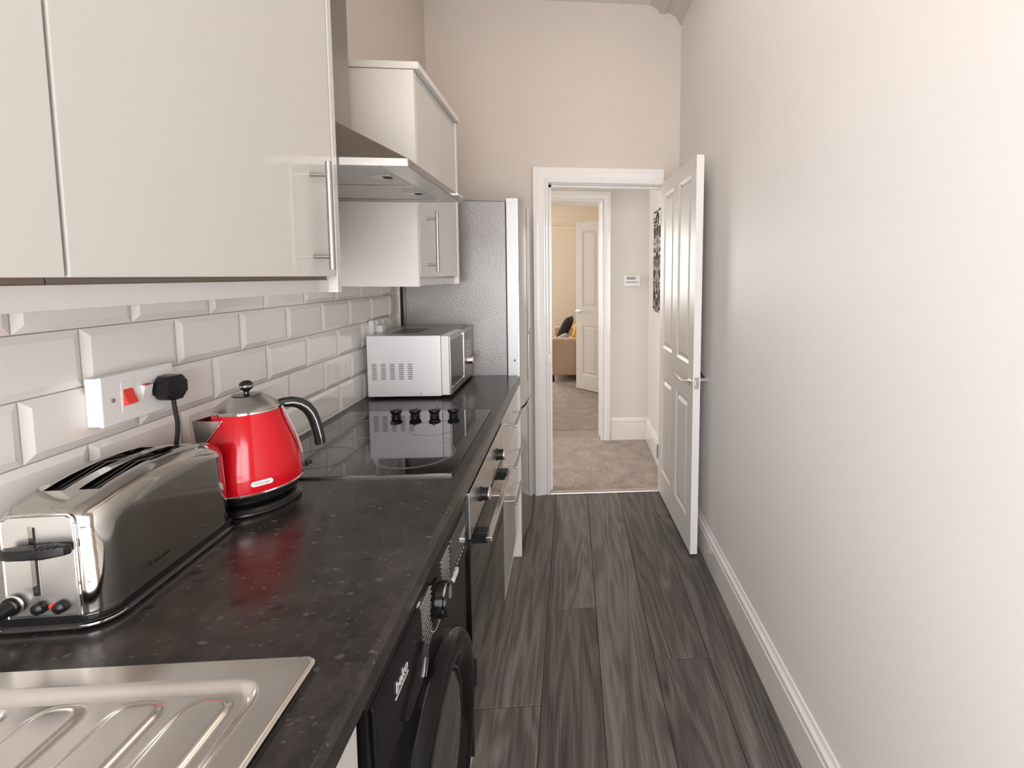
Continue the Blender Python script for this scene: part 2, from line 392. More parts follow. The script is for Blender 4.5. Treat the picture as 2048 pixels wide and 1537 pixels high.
# left wall: plaster, grout bed, bevelled metro tiles
wl = struct('wall_left', B().box(WL-.12, WL, RY, WE+.1, -0.05, CE+.1), 'paint', 'cream painted wall behind the kitchen units, tiled above the worktop', 'wall')
obj('grout_bed', B().box(WL, -0.004, 0.28, 2.41, ZW-.03, 1.64), 'grout', wl)
obj('edge_strip', B().box(-0.006, 0.010, 2.405, 2.415, ZW, 1.42, .002), 'trim', wl, label='white edge strip at the end of the tiling')
def tile_b(w, h, cutl=False, cutr=False):
    g, e, d = 0.0011, 0.013, 0.0055
    x0, x1, y0, y1 = -w/2+g, w/2-g, -h/2+g, h/2-g
    ex0, ex1 = (0.002 if cutl else e), (0.002 if cutr else e)
    b = B(); t = bmesh.new()
    def ring(a0, a1, c0, c1, x): return [t.verts.new((x, a, c)) for a, c in ((a0, c0), (a1, c0), (a1, c1), (a0, c1))]
    R = [ring(x0, x1, y0, y1, -0.006), ring(x0, x1, y0, y1, 0.0), ring(x0+ex0, x1-ex1, y0+e, y1-e, d)]
    for A, D in zip(R, R[1:]):
        for i in range(4): t.faces.new((A[i], A[(i+1) % 4], D[(i+1) % 4], D[i]))
    t.faces.new(R[2]); t.faces.new(R[0])
    b._merge(t); return b
TY0, TZ1 = 0.7837, 1.3094
full = None
for r in range(-3, 5):
    zc_ = TZ1 + 0.05 - 0.1*r - (0.0003 if r == 4 else 0)
    for k in range(-4, 10):
        ya = TY0 + 0.2*k + (0.1 if r % 2 else 0); yb = ya + 0.2
        if r < 0 and (yb < 1.13 or ya > 1.70): continue
        lo, hi = max(ya, 0.30), min(yb, 2.404)
        if r < 0: lo, hi = max(ya, 1.133), min(yb, 1.692)
        if hi - lo < 0.02: continue
        if hi - lo > 0.199:
            if full is None:
                full = obj('tile', tile_b(0.2, 0.1), 'tile', wl, ang=5); full.location = (0, (lo+hi)/2, zc_)
            else: dup(full, (0, (lo+hi)/2, zc_))
        else:
            o = obj('tile', tile_b(hi-lo, 0.1, lo > ya+.001, hi < yb-.001), 'tile', wl, ang=5); o.location = (0, (lo+hi)/2, zc_)

wr = struct('wall_right', B().box(WR, WR+.12, RY, WE+.001, -0.05, CE+.1), 'paint_r', 'long plain off-white wall on the door side of the kitchen', 'wall')
# end wall with the doorway
DX0, DX1, DZ = 0.695, 1.425, 1.962
we = struct('wall_back', B().box(WL-.1, DX0-.03, WE, WE+.11, -0.05, CE+.1).box(DX1+.025, WR+.12, WE, WE+.11, -0.05, CE+.1)
            .box(DX0-.03, DX1+.025, WE, WE+.11, DZ+.03, CE+.1), 'paint', 'cream end wall above and beside the open doorway', 'wall')
# rear wall with the window the daylight comes through
struct('wall_front', B().box(RX0-.1, -1.1, YB-.1, YB, -0.05, CE+.1).box(1.70, RX1+.1, YB-.1, YB, -0.05, CE+.1)
       .box(-1.1, 1.70, YB-.1, YB, -0.05, 0.24).box(-1.1, 1.70, YB-.1, YB, 2.30, CE+.1), 'paint', 'unseen wall opposite the doorway, its kitchen window broadened to spread the light', 'wall')
struct('wall_front_side', B().box(RX0-.1, RX0, YB, RY, -0.05, CE+.1).box(RX0-.1, WL-.12, RY, RY+.1, -0.05, CE+.1), 'paint', 'unseen side wall of the kitchen end widened to spread the window light', 'wall')
struct('wall_front_side.001', B().box(RX1, RX1+.1, YB, RY, -0.05, CE+.1).box(WR+.12, RX1+.1, RY, RY+.1, -0.05, CE+.1), 'paint', 'other unseen side wall of the kitchen end widened to spread the window light', 'wall')
wf = B()
for x in (-1.1, -.18, .73, 1.66): wf.box(x, x+.04, YB-.07, YB-.02, .24, 2.30)
wf.box(-1.06, 1.66, YB-.07, YB-.02, .24, .28).box(-1.06, 1.66, YB-.07, YB-.02, 2.26, 2.30)
struct('window_1', wf, 'trim', 'white window frame in the wall opposite the doorway', 'window')
struct('ceiling', B().box(RX0-.1, RX1+.1, YB-.1, WE+.1, CE, CE+.1), 'ceiling', 'high cream ceiling of the kitchen', 'ceiling')

# cornice on the right wall (cove, bead, cove)
def cove(o, pts): return [(WR + .001 - d, z) for d, z in pts]
cp = [(0, 2.918), (.012, 2.922), (.020, 2.945), (.040, 2.968), (.070, 2.986), (.092, 2.992), (.098, 2.982), (.132, 2.982), (.140, 2.992), (.150, 3.004), (.170, 3.018), (.205, CE+.002), (0, CE+.002)]
struct('trim_1', B().prism(cove(0, cp), 'y', RY+.001, WE-.001), 'paint', 'moulded plaster cornice along the top of the plain wall', 'trim')

# skirting boards: profile (depth, z)
SK = [(0, 0), (.018, 0), (.018, .122), (.0145, .126), (.0145, .131), (.017, .135), (.0165, .146), (.010, .153), (.0065, .158), (.0065, .164), (.004, .168), (0, .168)]
struct('baseboard_right', B().prism([(WR - d, z) for d, z in SK], 'y', RY+.001, WE-.02), 'trim', 'white moulded skirting board along the plain kitchen wall', 'skirting')

# door lining, stops and architrave, kitchen side
ar = B()
ARCH = [(0, 0), (0, .012), (.006, .020), (.016, .020), (.022, .013), (.030, .013), (.036, .018), (.060, .022), (.068, .026), (.092, .026), (.097, .020), (.097, 0)]
def arch_frame(b, x0, x1, zt, y, sgn, left=True, right=True, W=1.0):
    """moulded frame round an opening; ARCH is (outwards, proud)"""
    n = len(ARCH)
    def corner(px, pz, ox, oz): return [(px + ox*a*W, y - sgn*p, pz + oz*a*W) for a, p in ARCH]
    loops = []
    if left: loops += [corner(x0, 0, -1, 0), corner(x0, zt, -1, 1)]
    else: loops += [corner(x0, zt, 0, 1)]
    if right: loops += [corner(x1, zt, 1, 1), corner(x1, 0, 1, 0)]
    else: loops += [corner(x1, zt, 0, 1)]
    b.loft(loops)
arch_frame(ar, DX0, DX1-.02, DZ, WE, 1, True, False)
struct('trim_2', ar, 'trim', 'white moulded architrave around the kitchen doorway', 'architrave')
struct('trim_3', B().box(DX0-.03, DX0, WE+.001, WE+.109, 0.001, DZ).box(DX1, DX1+.025, WE+.001, WE+.109, 0.001, DZ).box(DX0-.03, DX1+.025, WE+.001, WE+.109, DZ, DZ+.03)
       .box(DX0, DX0+.014, WE+.045, WE+.075, .001, DZ-.001).box(DX0, DX1, WE+.045, WE+.075, DZ-.014, DZ-.001), 'trim', 'white door lining inside the kitchen doorway', 'door lining')
tag(obj('strike_plate', B().prism(rrect(WE+.012, WE+.034, .845, .905, .004, 3), 'x', DX0-.001, DX0+.0015), 'steel'), 'small steel latch keep on the white door lining', 'latch plate')

# hall: floor, walls
struct('floor.001', B().box(-1.6, HX+.1, WE+.02, HY+.275, -0.06, 0.004), 'carpet', 'beige carpet of the small hall beyond the doorway', 'floor')
struct('floor.002', B().box(-2.2, 2.2, HY+.282, 9.0, -0.06, 0.004), 'carpet', 'beige carpet of the sitting room', 'floor')
struct('trim_4', B().prism([(WE-.012, 0.0), (WE+.022, 0.0), (WE+.020, .009), (WE+.004, .012), (WE-.010, .005)], 'x', DX0+.001, DX1-.03), 'bar', 'pale metal threshold bar between plank floor and carpet', 'threshold')
struct('trim_5', B().prism([(HY+.272, 0.002), (HY+.286, .002), (HY+.284, .009), (HY+.274, .009)], 'x', .2, 1.085), 'carpet', 'carpet joint strip under the hall opening', 'threshold')
OX0, OX1, OZ = 0.25, 1.078, 2.005
struct('wall_hall', B().box(-1.6, OX0-.02, HY, HY+.27, -0.05, 2.9).box(OX1+.02, HX+.12, HY, HY+.27, -0.05, 2.9).box(OX0-.02, OX1+.02, HY, HY+.27, OZ+.02, 2.9), 'hall_paint',
       'white hall wall with a cased opening to the sitting room', 'wall')
struct('wall_hall_side', B().box(HX, HX+.1, WE+.111, HY, -0.05, 2.9), 'hall_paint', 'short hall side wall that carries the patterned canvas', 'wall')
struct('wall_hall_near', B().box(-1.6, WL-.1, WE, WE+.11, -.05, 2.9), 'hall_paint', 'hall wall beside the kitchen', 'wall')
struct('ceiling.001', B().box(-1.6, HX+.12, WE+.111, HY+.27, 2.75, 2.9), 'ceiling', 'white hall ceiling', 'ceiling')
a2 = B(); arch_frame(a2, OX0, OX1, OZ, HY, 1, True, True, .85)
struct('trim_6', a2, 'trim', 'white architrave around the opening from hall to sitting room', 'architrave')
struct('trim_7', B().box(OX0-.02, OX0, HY+.001, HY+.269, .001, OZ).box(OX1, OX1+.02, HY+.001, HY+.269, .001, OZ).box(OX0-.02, OX1+.02, HY+.001, HY+.269, OZ, OZ+.02)
       .box(OX1-.012, OX1, HY+.10, HY+.14, .001, OZ-.001), 'trim', 'white lining inside the opening to the sitting room', 'door lining')
struct('baseboard_hall', B().prism([(HY - d, z*1.16) for d, z in SK], 'x', OX1+.086, HX-.001), 'trim', 'white skirting below the hall heating control', 'skirting')
struct('baseboard_hall_side', B().prism([(HX - d, z*1.16) for d, z in SK], 'y', WE+.13, HY-.02), 'trim', 'white skirting on the hall side wall', 'skirting')
# sitting room
struct('wall_lounge_far', B().box(-2.2, 2.2, 8.6, 8.7, -.05, 2.9), 'cream_paint', 'cream far wall of the sitting room', 'wall')
struct('trim_8', B().prism([(8.6, 2.26), (8.578, 2.275), (8.585, 2.30), (8.6, 2.305)], 'x', -2.1, 2.1), 'cream_paint', 'thin picture rail on the cream sitting room wall', 'picture rail')
struct('wall_lounge_side', B().box(1.60, 1.7, HY+.271, 8.6, -.05, 2.9), 'cream_paint', 'cream side wall of the sitting room behind its door', 'wall')
struct('wall_lounge_left', B().box(-2.2, -2.1, HY+.271, 8.6, -.05, 2.9), 'cream_paint', 'cream sitting room wall on the unseen left side', 'wall')
struct('ceiling.002', B().box(-2.2, 2.2, HY+.271, 8.7, 2.8, 2.9), 'ceiling', 'white ceiling of the sitting room', 'ceiling')

# ------------------------------------------------------------------ panelled doors
def lever_b(side):
    """curved lever; local x runs from hinge to free edge, side -1/+1 gives the face"""
    y0 = side
    b = B()
    b.cyl((0, 0, 0), .026, .008, 'y' if side > 0 else '-y', 28, .002)
    b.cyl((0, 0, 0), .010, .045, 'y' if side > 0 else '-y', 16)
    pts = [(0.004, side*.045, 0), (-.020, side*.046, 0.001), (-.045, side*.047, .002), (-.075, side*.049, .006), (-.100, side*.054, .013), (-.120, side*.060, .023)]
    b.sweep(pts, [(.006*math.cos(a), .0095*math.sin(a)) for a in [2*PI*i/12 for i in range(12)]], scale=[1.0, 1, 1.05, 1.1, 1.0, .55])
    return b
def make_door(name, label, hinge, rz, W, H, T, panels, lever_x, lever_z, latch=True):
    """local frame: x from hinge to free edge, y through the thickness, z up"""
    d = thing(name, label, 'door', hinge, rz, None, 'structure')
    b = B(); z0 = 0.012
    xs = sorted({0, W} | {p[0] for p in panels} | {p[1] for p in panels}); zs = sorted({z0, H} | {p[2] for p in panels} | {p[3] for p in panels})
    b.box(.01, W-.01, T*.30, T*.70, z0+.01, H-.01)
    for xa, xb in zip(xs, xs[1:]):
        for za, zb in zip(zs, zs[1:]):
            if any(abs(p[0]-xa) < 1e-6 and abs(p[2]-za) < 1e-6 for p in panels): continue
            b.box(xa, xb, 0, T, za, zb)
    for xa, xb, za, zb in panels:                    # ogee slope round each panel opening, both faces
        for y, q in ((0, 1), (T, -1)):
            lo = [(xa, y, za), (xb, y, za), (xb, y, zb), (xa, y, zb)]
            m = .014; li = [(xa+m, y+q*T*.26, za+m), (xb-m, y+q*T*.26, za+m), (xb-m, y+q*T*.26, zb-m), (xa+m, y+q*T*.26, zb-m)]
            t = bmesh.new(); A = [t.verts.new(v) for v in lo]; D = [t.verts.new(v) for v in li]
            for i in range(4): t.faces.new((A[i], A[(i+1) % 4], D[(i+1) % 4], D[i]))
            b._merge(t)
    obj('leaf', b, 'door', d, local=True, ang=25)
    for xa, xb, za, zb in panels:
        m = .022; pb = B(); m2 = .018
        for y, q in ((0, 1), (T, -1)):
            t = bmesh.new()
            A = [t.verts.new(v) for v in ((xa+m, y+q*T*.30, za+m), (xb-m, y+q*T*.30, za+m), (xb-m, y+q*T*.30, zb-m), (xa+m, y+q*T*.30, zb-m))]
            n = m+m2; yy = y+q*T*.06
            D = [t.verts.new(v) for v in ((xa+n, yy, za+n), (xb-n, yy, za+n), (xb-n, yy, zb-n), (xa+n, yy, zb-n))]
            for i in range(4): t.faces.new((A[i], A[(i+1) % 4], D[(i+1) % 4], D[i]))
            t.faces.new(D); t.faces.new(A); pb._merge(t)
        obj('panel', pb, 'door', d, local=True, ang=15)
    for s, y in ((-1, 0), (1, T)):
        h = lever_b(s); bmesh.ops.translate(h.bm, vec=(lever_x, y, lever_z), verts=h.bm.verts)
        obj('lever_handle', h, 'steel_hi', d, local=True, label='satin chrome lever handle')
    if latch:
        lp = B().prism(rrect(T*.5-.0115, T*.5+.0115, lever_z-.034, lever_z+.024, .005, 4), 'x', W-.001, W+.0015)
        l = obj('latch_plate', lp, 'steel', d, local=True, label='steel latch plate on the door edge')
        obj('latch_bolt', B().prism([(T*.5-.006, lever_z-.016), (T*.5+.006, lever_z-.016), (T*.5+.006, lever_z+.008), (T*.5-.006, lever_z+.008)], 'x', W, W+.006), 'chrome', l, local=True)
    for z in (.22, 1.72): obj('hinge', B().cyl((0.0, -.004, z), .006, .09, 'z', 12).box(-.001, .0005, 0, .028, z, z+.09), 'steel', d, local=True)
    return d
# kitchen door: hinged at the end wall, opened back against the plain wall
dv = Vector((1.421 - 1.392, 2.293 - 3.046)); ang = math.atan2(dv.y, dv.x)
make_door('door_1', 'white four-panel door standing open against the plain wall', (1.392, 3.046, 0), ang, 0.754, 1.968, 0.036,
          [(.090, .325, .170, .775), (.430, .668, .170, .775), (.090, .325, .960, 1.892), (.430, .668, .960, 1.892)], .70, .885)
# sitting room door
make_door('door_2', 'white panelled door ajar in the sitting room beyond the hall', (1.458, 5.393, 0.004), math.atan2(5.98-5.393, .917-1.458), 0.798, 2.03, 0.038,
          [(.10, .345, .19, .80), (.445, .69, .19, .80), (.10, .345, 1.02, 1.93), (.445, .69, 1.02, 1.93)], .755, .965)

# ------------------------------------------------------------------ wall units
def bar_handle_v(b, x, y, z0, z1, face, r=.006, post=.026):
    b.cyl((x, y, z0), r, z1-z0, 'z', 16, .001)
    for z in (z0+post, z1-post): b.cyl((face, y, z), .0042, x-face, 'x', 12)
    return b
def bar_handle_h(b, x, y0, y1, z, face, r=.0055, post=.030):
    b.cyl((x, y0, z), r, y1-y0, 'y', 16, .001)
    for y in (y0+post, y1-post): b.cyl((face, y, z), .0040, x-face, 'x', 12)
    return b
DF = 0.32
wa = thing('wall_cabinet', 'glossy white wall cabinet with a bar handle beside the cooker hood, above the kettle', 'cabinet', (0, .54, 1.365), 0, 'high gloss wall cabinets')
obj('carcass', B().box(WL, .298, .539, 1.110, 1.400, 2.09), 'melamine', wa)
obj('carcass_edge', B().box(.280, .2985, .539, 1.110, 1.388, 1.3995), 'carcass', wa, label='brown board edge showing under the door')
d = obj('cabinet_door', B().box(.300, DF, .5405, 1.1095, 1.398, 2.09, .0018), 'gloss', wa)
obj('handle', bar_handle_v(B(), .3555, 1.020, 1.412, 1.625, DF), 'handle', d, label='brushed steel bar handle')
obj('end_panel', B().box(WL, DF+.002, 1.112, 1.130, 1.363, 2.10, .001), 'gloss', wa)
wb = thing('wall_cabinet', 'plain white wall cabinet above the toaster, no handle showing on its door', 'cabinet', (0, -.04, 1.365), 0, 'high gloss wall cabinets')
obj('carcass', B().box(WL, .298, -.04, .537, 1.400, 2.09), 'melamine', wb)
obj('carcass_edge', B().box(.280, .2985, -.04, .537, 1.388, 1.3995), 'carcass', wb)
obj('cabinet_door', B().box(.300, DF, -.0385, .5365, 1.398, 2.09, .0018), 'gloss', wb)
pm = B().box(.284, .302, -.04, 1.1115, 1.364, 1.3905, .001)
tag(obj('light_pelmet', pm, 'gloss'), 'white pelmet strip running under the two wall cabinets above the toaster', 'pelmet')
wc = thing('wall_cabinet', 'white wall cabinet with cornice above the microwave, on the far side of the hood', 'cabinet', (0, 1.70, 1.363), 0, 'high gloss wall cabinets')
obj('carcass', B().box(WL, .298, 1.711, 2.256, 1.400, 2.072), 'melamine', wc)
obj('side_panel', B().box(WL, DF-.001, 1.694, 1.711, 1.362, 2.072, .0008), 'melamine', wc)
obj('end_panel', B().box(WL, DF+.004, 2.257, 2.275, 1.362, 2.072, .0008), 'melamine', wc)
d = obj('cabinet_door', B().box(.300, DF, 1.7125, 2.2555, 1.396, 2.070, .0018), 'gloss', wc)
obj('handle', bar_handle_v(B(), .3555, 1.800, 1.412, 1.628, DF), 'handle', d, label='brushed steel bar handle')
obj('pelmet', B().box(.284, .304, 1.711, 2.2565, 1.364, 1.390, .001), 'gloss', wc)
obj('cornice', B().box(WL, .338, 1.690, 2.278, 2.0735, 2.083, .001).box(WL, .336, 1.692, 2.276, 2.083, 2.097, .001), 'melamine', wc)

# ------------------------------------------------------------------ cooker hood
HN, HF, HXF, HZ0, HZ1 = 1.137, 1.684, 0.472, 1.6435, 1.660
hd = thing('cooker_hood', 'stainless steel chimney cooker hood between the wall cabinets', 'hood', (0, 1.41, HZ0))
chx, chn, chf, chz = .190, 1.295, 1.518, 1.812
b = B().box(.0, HXF, HN, HN+.0015, HZ0, HZ1).box(.0, HXF, HF-.0015, HF, HZ0, HZ1).box(HXF-.0015, HXF, HN+.0015, HF-.0015, HZ0, HZ1)
t = bmesh.new()
lo = [t.verts.new(v) for v in ((.006, HN, HZ1), (HXF, HN, HZ1), (HXF, HF, HZ1), (.006, HF, HZ1))]
hi = [t.verts.new(v) for v in ((.006, chn, chz), (chx, chn, chz), (chx, chf, chz), (.006, chf, chz))]
for i in range(4): t.faces.new((lo[i], lo[(i+1) % 4], hi[(i+1) % 4], hi[i]))
t.faces.new(lo); t.faces.new(hi); b._merge(t)
obj('canopy', b, 'steel_d', hd)
obj('front_trim', B().box(.006, HXF-.002, HN-.0012, HN-.0002, HZ0, HZ1), 'steel_hi', hd, label='folded rim on the end of the hood, window reflection put into its colour')  # brighter steel than the canopy puts the window's reflection into the colour
obj('chimney', B().box(.006, chx, chn, chf, chz-.002, 2.75, .001), 'steel_d', hd)
obj('underside_strip', B().box(.408, HXF-.004, HN+.004, 1.44, HZ0+.001, HZ0+.006).box(.408, HXF-.004, 1.443, HF-.004, HZ0+.001, HZ0+.006)
    .box(.02, .406, HN+.004, HN+.024, HZ0+.001, HZ0+.006).box(.02, .406, HF-.03, HF-.004, HZ0+.001, HZ0+.006), 'steel', hd)
for ya, yb in ((HN+.027, 1.402), (1.408, HF-.033)):
    f = obj('grease_filter', B().box(.03, .402, ya, yb, HZ0+.004, HZ0+.012, .001), 'filter', hd)
    ym = (ya+yb)/2
    obj('filter_catch', B().box(.335, .385, ym-.018, ym+.018, HZ0+.002, HZ0+.0045, .0008), 'steel', f)
    obj('catch_slot', B().box(.365, .383, ym-.010, ym+.010, HZ0+.0005, HZ0+.0025), 'void', f)
obj('filter_divider', B().box(.03, .402, 1.4022, 1.4078, HZ0+.0015, HZ0+.006), 'steel_hi', hd)  # divider strip in brighter steel, its highlight put into the colour
obj('slide_switch', B().box(HXF-.002, HXF+.011, 1.565, 1.635, HZ0+.006, HZ0+.012, .001), 'steel_hi', hd)

# ------------------------------------------------------------------ worktop, hob, sink
prof = [(0.001, .871), (0.001, ZW)]
fx, r = .5795, .011
prof += [(fx - r + r*math.sin(a), ZW - r + r*math.cos(a)) for a in [PI/2*i/6 for i in range(7)]]
prof += [(fx - .003 + .003*math.cos(a), .871 + .003 - .003*math.sin(a)) for a in [PI/2*i/3 for i in range(4)]]
wt = obj('worktop', B().prism(prof, 'y', -.55, 2.392), 'worktop')
tag(wt, 'dark speckled laminate worktop running under the tiled wall', 'worktop')
cut(wt, B().box(.10, .45, -.42, .02, .7, 1.0))
obj('sealant', B().box(.0, .006, .30, 2.39, ZW, ZW+.004, .001), 'trim', wt, label='white sealant bead along the tiles')

hb = thing('hob', 'black glass ceramic hob with four knobs set into the worktop', 'hob', (.29, 1.474, ZW))
obj('glass_top', B().prism(rrect(.046, .541, 1.187, 1.762, .006, 3), 'z', ZW+.0005, ZW+.0055, .0015), 'glass_black', hb)
obj('edge_trim', B().box(.048, .539, 1.1845, 1.1865, ZW+.0002, ZW+.0045), 'steel_d', hb, label='thin steel edge along the front of the glass')
for cx, cy, rr in ((.172, 1.555, .098), (.408, 1.327, .104), (.172, 1.315, .080), (.395, 1.555, .078)):
    obj('cooking_zone', B().ring((cx, cy, 0), rr-.0016, rr, ZW+.0055, ZW+.0057, 56).ring((cx, cy, 0), rr*.93-.0008, rr*.93, ZW+.0055, ZW+.0057, 56), 'ring' if rr > .09 else 'zone_faint', hb)
for i, x in enumerate((.231, .295, .360, .424)):
    k = obj('control_knob', B().lathe([(0, 0), (.015, 0), (.0155, .005), (.0135, .008), (.0185, .015), (.0205, .020), (.0195, .0235), (.016, .025), (0, .025)], (x, 1.690, ZW+.0056), 24), 'black', hb)
    obj('grip', B().box(x-.0035, x+.0035, 1.675, 1.705, ZW+.030, ZW+.0345, .0012), 'blackgloss', k)

sk = thing('sink_drainer', 'stainless steel sink drainer with raised ridges inset in the worktop', 'sink', (.28, .2, ZW))
# pressed top: height field with a raised rim, a sunk tray and four raised ridges
nx, ny = 150, 170
X0, X1, Y0, Y1 = .045, .512, .06, .608
def sdrr(px, py, cx, cy, hx, hy, r):
    qx, qy = abs(px-cx)-hx+r, abs(py-cy)-hy+r
    return math.hypot(max(qx, 0), max(qy, 0)) + min(max(qx, qy), 0) - r
def sm(a, b_, x):
    t_ = min(1, max(0, (x-a)/(b_-a))); return t_*t_*(3-2*t_)
pts = []
for i in range(nx+1):
    row = []
    for j in range(ny+1):
        x = X0 + (X1-X0)*i/nx; y = Y0 + (Y1-Y0)*j/ny
        d0 = sdrr(x, y, (X0+X1)/2, (Y0+Y1)/2, (X1-X0)/2, (Y1-Y0)/2, .014)
        if d0 > 0:                                   # pull the grid corner in to the rounded outline
            cx = X1-.014 if x > (X0+X1)/2 else X0+.014; cy = Y1-.014 if y > (Y0+Y1)/2 else Y0+.014
            v = Vector((x-cx, y-cy)); v.normalize(); x, y = cx+v.x*.014, cy+v.y*.014; d0 = 0
        z = .0005 + .0035*sm(0, -.003, d0)
        din = sdrr(x, y, (X0+.045+X1-.040)/2, (.0+Y1-.034)/2, (X1-.040-X0-.045)/2, (Y1-.034)/2, .035)
        z -= .0085*sm(.002, -.011, din)
        for gx in (.180, .264, .347, .421):
            dr = sdrr(x, y, gx, .30, .026, .256, .021)
            z += .0040*sm(.003, -.005, dr)
        row.append((x, y, ZW+max(z, -.006)+.0065))
    pts.append(row)
obj('drainer_tray', B().grid(pts), 'drainer', sk, ang=80, wn=False)
obj('rim', B().prism(rrect(.045, .512, -.46, .60, .014, 4), 'z', ZW+.0001, ZW+.0008), 'steel', sk)
cut(sk.children[1], B().box(.10-.28, .45-.28, -.42-.2, .02-.2, -.3, .3))
obj('bowl', B().box(.10, .102, -.42, .02, .75, ZW+.002).box(.448, .45, -.42, .02, .75, ZW+.002).box(.10, .45, -.42, -.418, .75, ZW+.002).box(.10, .45, .018, .02, .75, ZW+.002).box(.10, .45, -.42, .02, .748, .752), 'steel', sk)

# ------------------------------------------------------------------ base units
BF = .568
bs = thing('base_cabinet', 'white sink cabinet under the drainer, beside the black washing machine', 'cabinet', (.3, .3, 0))
obj('carcass', B().box(.02, .548, -.50, .575, 0, .73).box(.02, .548, .557, .575, .73, .868).box(.02, .548, -.50, -.482, .73, .868), 'melamine', bs)
obj('cabinet_door', B().box(.550, BF, -.004, .578, .152, .866, .0015), 'gloss', bs)
obj('cabinet_door', B().box(.550, BF, -.498, -.008, .152, .866, .0015), 'gloss', bs)
tag(obj('plinth', B().box(.525, .543, 1.180, 2.349, 0.0, .145), 'melamine'), 'white plinth board along the floor under oven and drawers', 'plinth')

# washing machine
wm = thing('washing_machine', 'black washing machine under the worktop between sink cabinet and oven', 'washing machine', (.3, .885, 0))
WY0, WY1, WX = .588, 1.176, .572
obj('cabinet_body', B().box(.05, WX-.012, WY0+.003, WY1-.003, .015, .866, .004), 'wm_black', wm)
# front panel with a round opening bulge, control fascia
obj('front_panel', B().box(WX-.014, WX, WY0+.003, WY1-.003, .150, .722, .005), 'wm_black', wm)
fa = obj('fascia', B().prism([(WX-.014, .7245), (WX+.004, .7265), (WX+.006, .74), (WX+.003, .852), (WX-.002, .858), (WX-.014, .858)], 'y', WY0+.003, WY1-.003), 'wm_black', wm)
dr = obj('detergent_drawer', B().prism([(WX+.0055, .736), (WX+.0125, .740), (WX+.010, .846), (WX+.0035, .850)], 'y', WY0+.010, .790, .002), 'wm_black', wm)
obj('drawer_grip', B().prism([(.770, .752), (.782, .775), (.784, .795), (.770, .785), (.755, .768), (.690, .748), (.690, .742), (.760, .742)], 'x', WX+.011, WX+.020, .003), 'black', dr)
obj('grip_highlight', B().sweep([(WX+.0205, .770, .742), (WX+.0205, .782, .760), (WX+.0205, .785, .782), (WX+.0205, .781, .798)], [(-.0012, -.0012), (.0012, -.0012), (.0012, .0012), (-.0012, .0012)], up=Vector((1, 0, 0))), 'chrome', dr)  # chrome strip stands in for the highlight on the scoop's end
lg = text_mesh('beko', .025, .0003)
mt = Matrix.Translation((WX+.0118, .690, .815)) @ Matrix(((0, 0, 1, 0), (1, 0, 0, 0), (0, 1, 0, 0), (0, 0, 0, 1)))
bmesh.ops.transform(lg.bm, matrix=mt, verts=lg.bm.verts)
lg.box(WX+.0112, WX+.0122, .664, .716, .800, .8025)
obj('logo', lg, 'print', dr, label='white lettering with an underline')
kb = obj('program_knob', B().lathe([(0, 0), (.040, 0), (.040, .004), (.033, .006), (.031, .024), (.029, .028), (0, .028)], (WX+.004, .893, .792), 36, 'x'), 'wm_black', wm)
obj('knob_ring', B().ring((WX+.004, .893, .792), .0312, .0325, .020, .023, 36, 'x'), 'chrome', kb)
obj('knob_pointer', B().box(WX+.032, WX+.034, .890, .896, .795, .820), 'chrome', kb)
# rows of tiny programme print either side of the knob, too small to read
pr = B(); rnd = random.Random(3)
for i in range(11):
    z = .838 - i*.0090
    for ya, yb in ((.796, .862), (.928, .996)):
        y = ya + rnd.random()*.006
        while y < yb:
            w = .004 + rnd.random()*.012; pr.box(WX+.0035, WX+.0066, y, min(y+w, yb), z, z+.0016); y += w + .0030
obj('program_print', pr, 'print_dim', wm, kind='stuff')
obj('print_arc', B().sweep([(WX+.0072, .893+.052*math.cos(a), .792+.052*math.sin(a)) for a in [math.radians(-140+i*12) for i in range(9)]], [(-.0006, -.0006), (.0006, -.0006), (.0006, .0006), (-.0006, .0006)], up=Vector((1, 0, 0))), 'print', wm)
obj('display_window', B().prism(rrect(1.005, 1.135, .772, .845, .006, 4), 'x', WX+.003, WX+.0078, .001), 'lens', wm)
for i in range(7): obj('touch_mark', B().box(WX+.0075, WX+.0082, 1.015+i*.016, 1.021+i*.016, .764-.0, .7675), 'print', wm)
obj('start_button', B().prism(rrect(1.010, 1.055, .744, .757, .005, 4), 'x', WX+.003, WX+.0095, .001), 'silver', wm)
# porthole door
dc = (WX, .885, .455)
do = obj('porthole_door', B().lathe([(.234, 0), (.234, .010), (.228, .022), (.219, .029), (.206, .032), (.190, .031), (.176, .025), (.164, .015), (.158, .008), (.158, 0), (.234, 0)], dc, 64, 'x'), 'wm_black', wm)
obj('door_glass', B().lathe([(.1575, .006), (.150, .014), (.130, .020), (.10, .024), (.05, .026), (0, .0265)], dc, 48, 'x'), 'lens', do)
obj('inner_ring', B().ring(dc, .1575, .1615, .006, .014, 56, 'x'), 'steel_d', do)
obj('door_catch', B().prism([(1.098, .43), (1.118, .445), (1.118, .485), (1.098, .50)], 'x', WX+.018, WX+.034, .002), 'black', do)
obj('kick_panel', B().box(WX-.03, WX-.016, WY0+.003, WY1-.003, .02, .148, .003), 'wm_black', wm)

